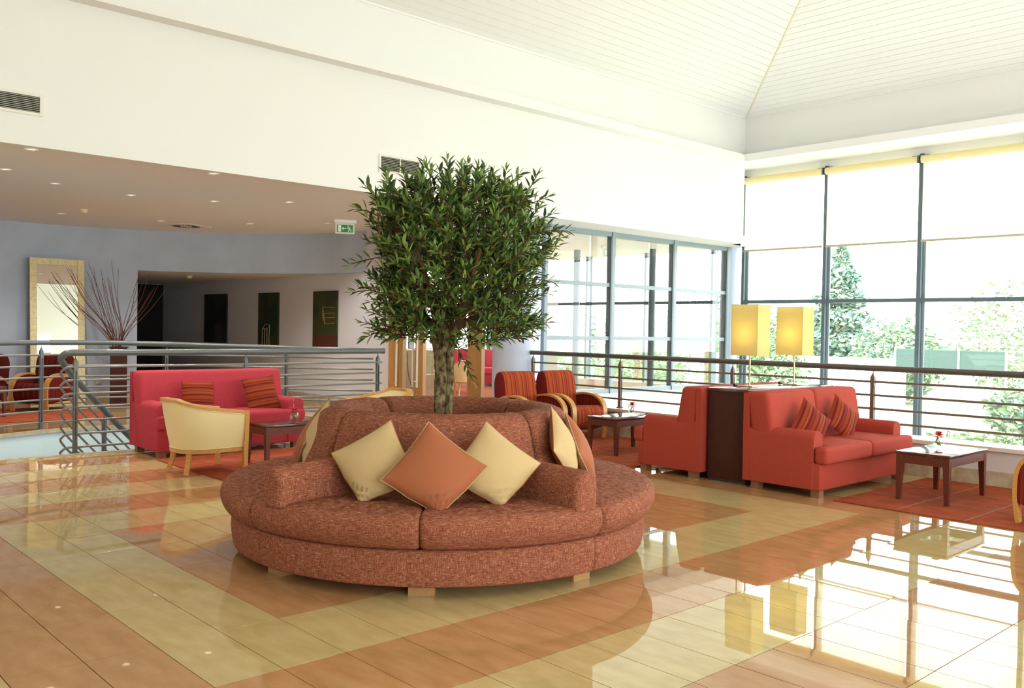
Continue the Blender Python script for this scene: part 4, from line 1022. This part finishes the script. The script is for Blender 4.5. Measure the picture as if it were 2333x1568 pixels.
def exit_sign(label, loc, rz, m1, m2):
    t = thing('exit_sign', label, 'sign', loc, rz)
    q = MB(); q.rbox((0, 0, -.03), (.36, .07, .06), .012, 3); q.build('housing', M_plug, t)
    q = MB(); q.ab((-.15, -.004, -.225), (.15, .004, -.06)); p = q.build('panel', mat('clear_acrylic', (.75, .70, .62), .2), t, smooth=False)
    q = MB(); q.ab((-.125, -.007, -.20), (.125, .0, -.085)); q.build('green_field', m1, p, smooth=False)
    q = MB(); Y = -.009
    def poly(P): q.add([(x, Y, z) for x, z in P], [tuple(range(len(P)))])
    poly([(-.108, -.192), (-.06, -.192), (-.06, -.093), (-.108, -.093)])
    poly([(-.05, -.142), (-.022, -.116), (-.022, -.136), (.025, -.136), (.025, -.148), (-.022, -.148), (-.022, -.168)])
    poly([(.044+.011*cos(a*pi/5), -.106+.011*sin(a*pi/5)) for a in range(10)])
    poly([(.048, -.120), (.060, -.118), (.078, -.150), (.066, -.158)]); poly([(.066, -.15), (.078, -.146), (.09, -.17), (.112, -.172), (.112, -.18), (.082, -.18)])
    poly([(.066, -.15), (.074, -.156), (.058, -.172), (.058, -.195), (.048, -.195), (.048, -.168)]); poly([(.058, -.118), (.085, -.128), (.09, -.145), (.084, -.147), (.078, -.134), (.058, -.126)]); poly([(.05, -.124), (.056, -.13), (.042, -.15), (.03, -.15), (.03, -.144), (.04, -.143)])
    q.build('running_figure', m2, p, smooth=False, fix=False); return t
exit_sign('green emergency exit sign with running figure and left arrow under the gallery ceiling', (6.42, 8.85, ZC), rad(-24), M_exit, M_exitw)
exit_sign('pale green exit sign hanging beyond the glass wall', (12.2, 8.4, ZC), rad(-20), mat('pale_exit_green', (.45, .66, .48), .5), M_exitw)
# ventilation grilles on the upper wall
def grille(label, x0, x1, z0, z1, split):
    t = thing('air_grille', label, 'vent', ((x0+x1)/2, YB, (z0+z1)/2)); w, h = (x1-x0)/2, (z1-z0)/2; fw_ = .028
    q = MB()
    for s in (-1, 1): q.ab((s*w, -.014, -h), (s*(w-fw_), .0, h)); q.ab((-w+fw_, -.014, s*h), (w-fw_, 0, s*(h-fw_)))
    for x in split: q.ab((x-.008, -.011, -h+fw_), (x+.008, 0, h-fw_))
    q.build('frame', M_plug, t, smooth=False)
    q = MB(); q.ab((-w+fw_, -.001, -h+fw_), (w-fw_, -.0005, h-fw_)); q.build('duct', M_dark, t, smooth=False)
    n = 9
    for i in range(n):
        z = -h+fw_+(2*h-2*fw_)*(i+.5)/n; q = MB(); q.box((0, -.006, z), (2*w-2*fw_, .010, .006), 0, Matrix.Rotation(.2, 3, 'X')); q.build('slat', mat('grey_slat', (.45, .44, .36), .5), t, smooth=False)
k = (YB+3.367)/(7.1+3.367); sx_ = lambda x: CAM[0]+(x-CAM[0])*k; sz_ = lambda z: CAM[2]+(z-CAM[2])*k
grille('air grille at the left edge on the white upper wall', sx_(.62), sx_(1.575), sz_(3.595), sz_(3.825), [.0])
grille('air grille on the white upper wall just left of the olive tree', sx_(5.85), sx_(6.57), sz_(3.57), sz_(3.825), [0])

# ------------------------------------------------------------------ wooden portal and back room things
pt_ = thing('door_portal', 'amber wood door frame with tall posts leading to the bright back room', 'door frame', (0, 0, 0))
def pbox(name, x, y, w, d, z0, z1, ang, m, par=pt_):
    q = MB(); q.box((x, y, (z0+z1)/2), (w, d, z1-z0), 0, Matrix.Rotation(ang, 3, 'Z')); return q.build(name, m, par, smooth=False)
pa = atan2(-.95, .5)
pbox('post', 7.47, 8.86, .26, .14, 0, 2.5, pa, M_door); pbox('post', 7.62, 8.42, .14, .12, 0, 2.5, pa, M_door); pbox('post', 8.04, 7.52, .24, .14, 0, 2.5, pa, M_door)
pbox('head', 7.77, 8.15, 1.75, .14, 2.36, 2.5, pa, M_door); 
struct(pbox('wall_portal', 7.78, 8.1, 2.0, .12, 2.505, ZC, pa, M_lilac, None))
for lab, x, y, an in (('glass door leaf beside the left wooden post', 7.50, 8.66, pa), ('glass door leaf folded open behind the tree trunk', 7.86, 8.62, rad(30))):
    t = thing('glass_door', lab, 'door', (x, y, 0), an, 'glass doors of the portal'); wd = .20 if an == pa else .5
    q = MB(); q.ab((-wd, -.005, .05), (wd, .005, 2.3)); q.build('pane', M_glass, t, smooth=False)
    for dx in (-wd+.05, wd-.05):
        q = MB(); q.tube([(dx, -.05, .45), (dx, -.05, 1.75)], .017, 10); q.tube([(dx, 0, .55), (dx, -.05, .55)], .008, 6); q.tube([(dx, 0, 1.65), (dx, -.05, 1.65)], .008, 6); q.build('pull_handle', M_plug, t)
ct = thing('counter', 'pale wood counter in the back room behind the tree trunk', 'counter', (8.62, 9.62, 0), rad(-42))
q = MB(); q.rbox((0, 0, .5), (.82, .5, 1.0), .01, 2); q.build('body', mat('pale_beech_panel', (.72, .46, .27), .4, .4, var=.06, vscale=8, stretch=(6, 6, 1)), ct)
q = MB(); q.rbox((0, 0, 1.012), (.87, .55, .025), .006, 2); q.build('top', mat('pale_worktop', (.80, .68, .52), .3), ct)
q = MB(); q.tube(bez([(-.30, -.262, .98), (-.27, -.266, .6), (-.2, -.264, .3), (-.24, -.262, .02)], 6), .006, 5); q.build('cable', M_twig, ct)
sh = thing('shelf_rack', 'dark slatted rack between the wooden posts in the back room', 'shelf', (8.25, 10.5, 0), rad(-42))
for i in range(9):
    q = MB(); q.ab((-.25, -.15, .1+i*.13), (.25, .15, .12+i*.13)); q.build('shelf', M_wenge, sh, smooth=False)
for s in (-1, 1):
    q = MB(); q.ab((s*.25, -.15, 0), (s*.27, .15, 1.25)); q.build('side', M_door, sh, smooth=False)
sofa('sofa', 'raspberry pink sofa in the bright back room seen between the portal posts', M_pink, (13.0, 14.0, 0), rad(-35), W=2.6)
sofa('sofa', 'raspberry pink sofa in the back room farther left, half hidden by the counter', M_pink, (10.6, 15.9, 0), rad(15), W=1.9)
tub('cream tub chair in the back room seen right of the tree trunk', (11.62, 12.0, 0), rad(140))

dn = thing('panel_door', 'white panel door with two brown pictograms beyond the glass wall', 'door', (11.6, 9.9, 0), rad(-45))
q = MB(); q.ab((-.5, -.02, 0), (.5, .02, 2.1)); q.build('leaf', M_white, dn, smooth=False)
for z in (1.66, 1.38):
    q = MB(); q.ab((-.1, -.03, z), (.06, -.02, z+.12)); pc = q.build('pictogram', mat('ochre_print', (.62, .42, .20), .6), dn, smooth=False)
    q = MB(); q.ab((-.08, -.034, z+.03), (.03, -.03, z+.05)); q.ab((-.06, -.034, z+.06), (-.02, -.03, z+.1)); q.build('mark', M_exitw, pc, smooth=False)
for lab, x, y in (('slim dark steel column beyond the glass wall, left one', 12.55, 9.6), ('slim dark steel column beyond the glass wall, right one', 13.3, 8.2)):
    t = thing('steel_column', lab, 'column', (x, y, 0)); q = MB(); q.lathe([(.07, .012), (.07, ZC)], 16); q.build('shaft', M_alu, t); q = MB(); q.lathe([(0, .012), (.12, .012), (.12, 0)], 16); q.build('foot', M_alu, t)

# ------------------------------------------------------------------ outside
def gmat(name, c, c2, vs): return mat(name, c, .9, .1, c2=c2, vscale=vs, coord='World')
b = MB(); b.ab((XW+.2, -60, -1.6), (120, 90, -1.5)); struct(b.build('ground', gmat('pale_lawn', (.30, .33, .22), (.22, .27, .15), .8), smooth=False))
M_fol = [mat('hazy_leaves_%d' % i, c, .7, .2) for i, c in enumerate(((.19, .28, .15), (.22, .31, .16), (.27, .34, .20), (.17, .27, .22), (.31, .34, .25)))]  # greens washed out, outdoor haze and glare are put into the colour
def bush(label, x, y, z, rx, ry, rz_, n, mi, seed, cat='bush', name='garden_bush', cone=False, ls=.3, group='garden shrubs and trees'):
    n = int(n*2.6); ls *= .55
    t = thing(name, label, cat, (x, y, z), 0, group); rn = random.Random(seed); q = MB()
    for i in range(n):
        if cone:
            h = rn.random()**1.3; a = rn.uniform(0, 2*pi); rr = (1-h)*(.35+.65*rn.random())*(1-.25*sin(h*40))
            p = Vector((rx*rr*cos(a), ry*rr*sin(a), rz_*2*(h*.95+.05)))
        else:
            u = Vector((rn.gauss(0, 1), rn.gauss(0, 1), rn.gauss(0, 1))).normalized(); k = .6+.4*rn.random()+.14*sin(u.x*7+seed)*sin(u.y*6)
            p = Vector((u.x*rx*k, u.y*ry*k, rz_+u.z*rz_*k))
            if p.z < 0: p.z = -p.z*.3
        a = Vector((rn.gauss(0, 1), rn.gauss(0, 1), rn.gauss(0, .5))).normalized(); c = a.cross(Vector((rn.gauss(0, 1), rn.gauss(0, 1), rn.gauss(0, 1)))).normalized(); s = ls*rn.uniform(.5, 1.2)
        q.add([p-a*s, p+c*s*.4, p+a*s, p-c*s*.4], [(0, 1, 2, 3)], rn.choice((0, 0, 1)))
    q.build('foliage', [M_fol[mi], M_fol[(mi+1) % 5]], t, smooth=False, fix=False)
    q = MB(); q.tube([(0, 0, 0), (0, 0, rz_*(1.7 if cone else 1.0))], [.12, .05], 6); q.build('stem', M_twig, t)
    return t
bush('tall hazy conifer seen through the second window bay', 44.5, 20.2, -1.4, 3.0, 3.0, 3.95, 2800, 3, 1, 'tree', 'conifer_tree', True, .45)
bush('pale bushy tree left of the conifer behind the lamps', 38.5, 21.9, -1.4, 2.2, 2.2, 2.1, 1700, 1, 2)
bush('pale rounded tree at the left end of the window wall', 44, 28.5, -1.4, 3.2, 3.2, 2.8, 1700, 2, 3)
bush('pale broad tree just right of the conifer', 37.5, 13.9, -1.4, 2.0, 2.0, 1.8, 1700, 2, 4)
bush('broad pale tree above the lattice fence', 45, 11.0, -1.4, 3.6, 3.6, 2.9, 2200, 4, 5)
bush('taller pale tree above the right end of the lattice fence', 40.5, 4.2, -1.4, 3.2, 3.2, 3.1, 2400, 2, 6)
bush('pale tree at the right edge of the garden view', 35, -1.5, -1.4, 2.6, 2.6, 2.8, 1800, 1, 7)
bush('low pale shrub in front of the right end of the fence', 27, 5.0, -1.5, 1.3, 1.5, .85, 1100, 2, 8)
bush('low green planting behind the ledge at right', 20, 3.4, -1.5, 1.2, 2.2, .42, 1100, 1, 9, ls=.2)
bush('green shrub outside the back room, left', 19.5, 13.5, -1.5, 1.2, 1.4, 1.5, 1200, 1, 10, ls=.22)
bush('green shrub outside the back room, right', 20.5, 10.0, -1.5, 1.2, 1.2, 1.35, 1200, 0, 12, ls=.22)
bush('pale hedge far behind the back room', 30.5, 25, -1.5, 2.5, 6, 1.8, 2200, 2, 13)
def palm(label, x, y, h, seed):
    t = thing('palm_tree', label, 'palm', (x, y, -1.5), 0, 'palms outside the back room'); rn = random.Random(seed)
    q = MB(); q.tube([(0, 0, 0), (.05, 0, h*.5), (0, 0, h)], [.14, .11, .09], 8); q.build('trunk', M_bark, t)
    for k in range(14):
        a = 2*pi*k/14+rn.uniform(-.2, .2); L = rn.uniform(.8, 1.1); q = MB(); up_ = rn.uniform(.1, .8)
        pts = [Vector((cos(a)*L*s, sin(a)*L*s, h+up_*L*s-.9*L*s*s)) for s in (0, .25, .5, .75, 1)]
        sd = Vector((-sin(a), cos(a), 0))
        for i in range(22):
            s = .15+.85*i/22; p = pts[0].lerp(pts[4], s); p.z = h+up_*L*s-.9*L*s*s
            for sg in (-1, 1): q.add([p, p+sd*sg*.22*(1.1-s)+Vector((cos(a)*.15, sin(a)*.15, -.08)), p+Vector((cos(a)*.03, sin(a)*.03, 0))], [(0, 1, 2)])
        q.build('frond', M_fol[1], t, smooth=False, fix=False)
    return t
palm('palm outside the back room by the corner column', 16.3, 8.9, 2.9, 1)
palm('palm outside the back room farther left', 17.0, 11.6, 2.6, 2)
lw = thing('garden_wall', 'long low white garden wall outside the window', 'wall', (34.4, 17.5, -1.5)); q = MB(); q.ab((0, -5.2, 0), (.25, 12, 1.9)); q.build('masonry', M_white, lw, smooth=False); q = MB(); q.ab((-.04, -5.2, 1.9), (.29, 12, 1.97)); q.build('coping', M_white, lw, smooth=False)
fe_ = thing('lattice_fence', 'green lattice garden fence in three panels beyond the window', 'fence', (34, 10.4, 0))
mF = mat('green_lattice', (.075, .125, .11), .7); y = 2.05
for k, wd in enumerate((1.05, 1.35, 1.65)):
    q = MB(); z0, z1 = .0, .90; n = int(wd/.085)
    q.ab((-.02, y, z0), (.0, y-wd, z0+.03)); q.ab((-.02, y, z1-.03), (0, y-wd, z1))
    d = z1-z0
    for i in range(-int(d/.085), n+1):
        for sg in (0, 1):
            a0 = i*.085; lo, hi = max(0, a0), min(wd, a0+d)
            if hi-lo < .02: continue
            p = (lo, z0+lo-a0); r_ = (hi, z0+hi-a0)
            if sg: p = (p[0], z1-(p[1]-z0)); r_ = (r_[0], z1-(r_[1]-z0))
            X = -.012-.006*sg; w = .016
            q.add([(X, y-p[0], p[1]-w), (X, y-r_[0], r_[1]-w), (X, y-r_[0], r_[1]+w), (X, y-p[0], p[1]+w)], [(0, 1, 2, 3)])
    q.ab((.0, y-.02, z0), (.012, y-wd+.02, z1))
    q.build('lattice_panel', mF, fe_, smooth=False, fix=False); y -= wd
    q = MB(); q.ab((-.05, y+.03, -1.5), (.03, y-.03, .95)); q.build('post', M_white, fe_, smooth=False)
q = MB(); q.ab((-.05, 2.08, -1.5), (.03, 2.02, .95)); q.build('post', M_white, fe_, smooth=False)
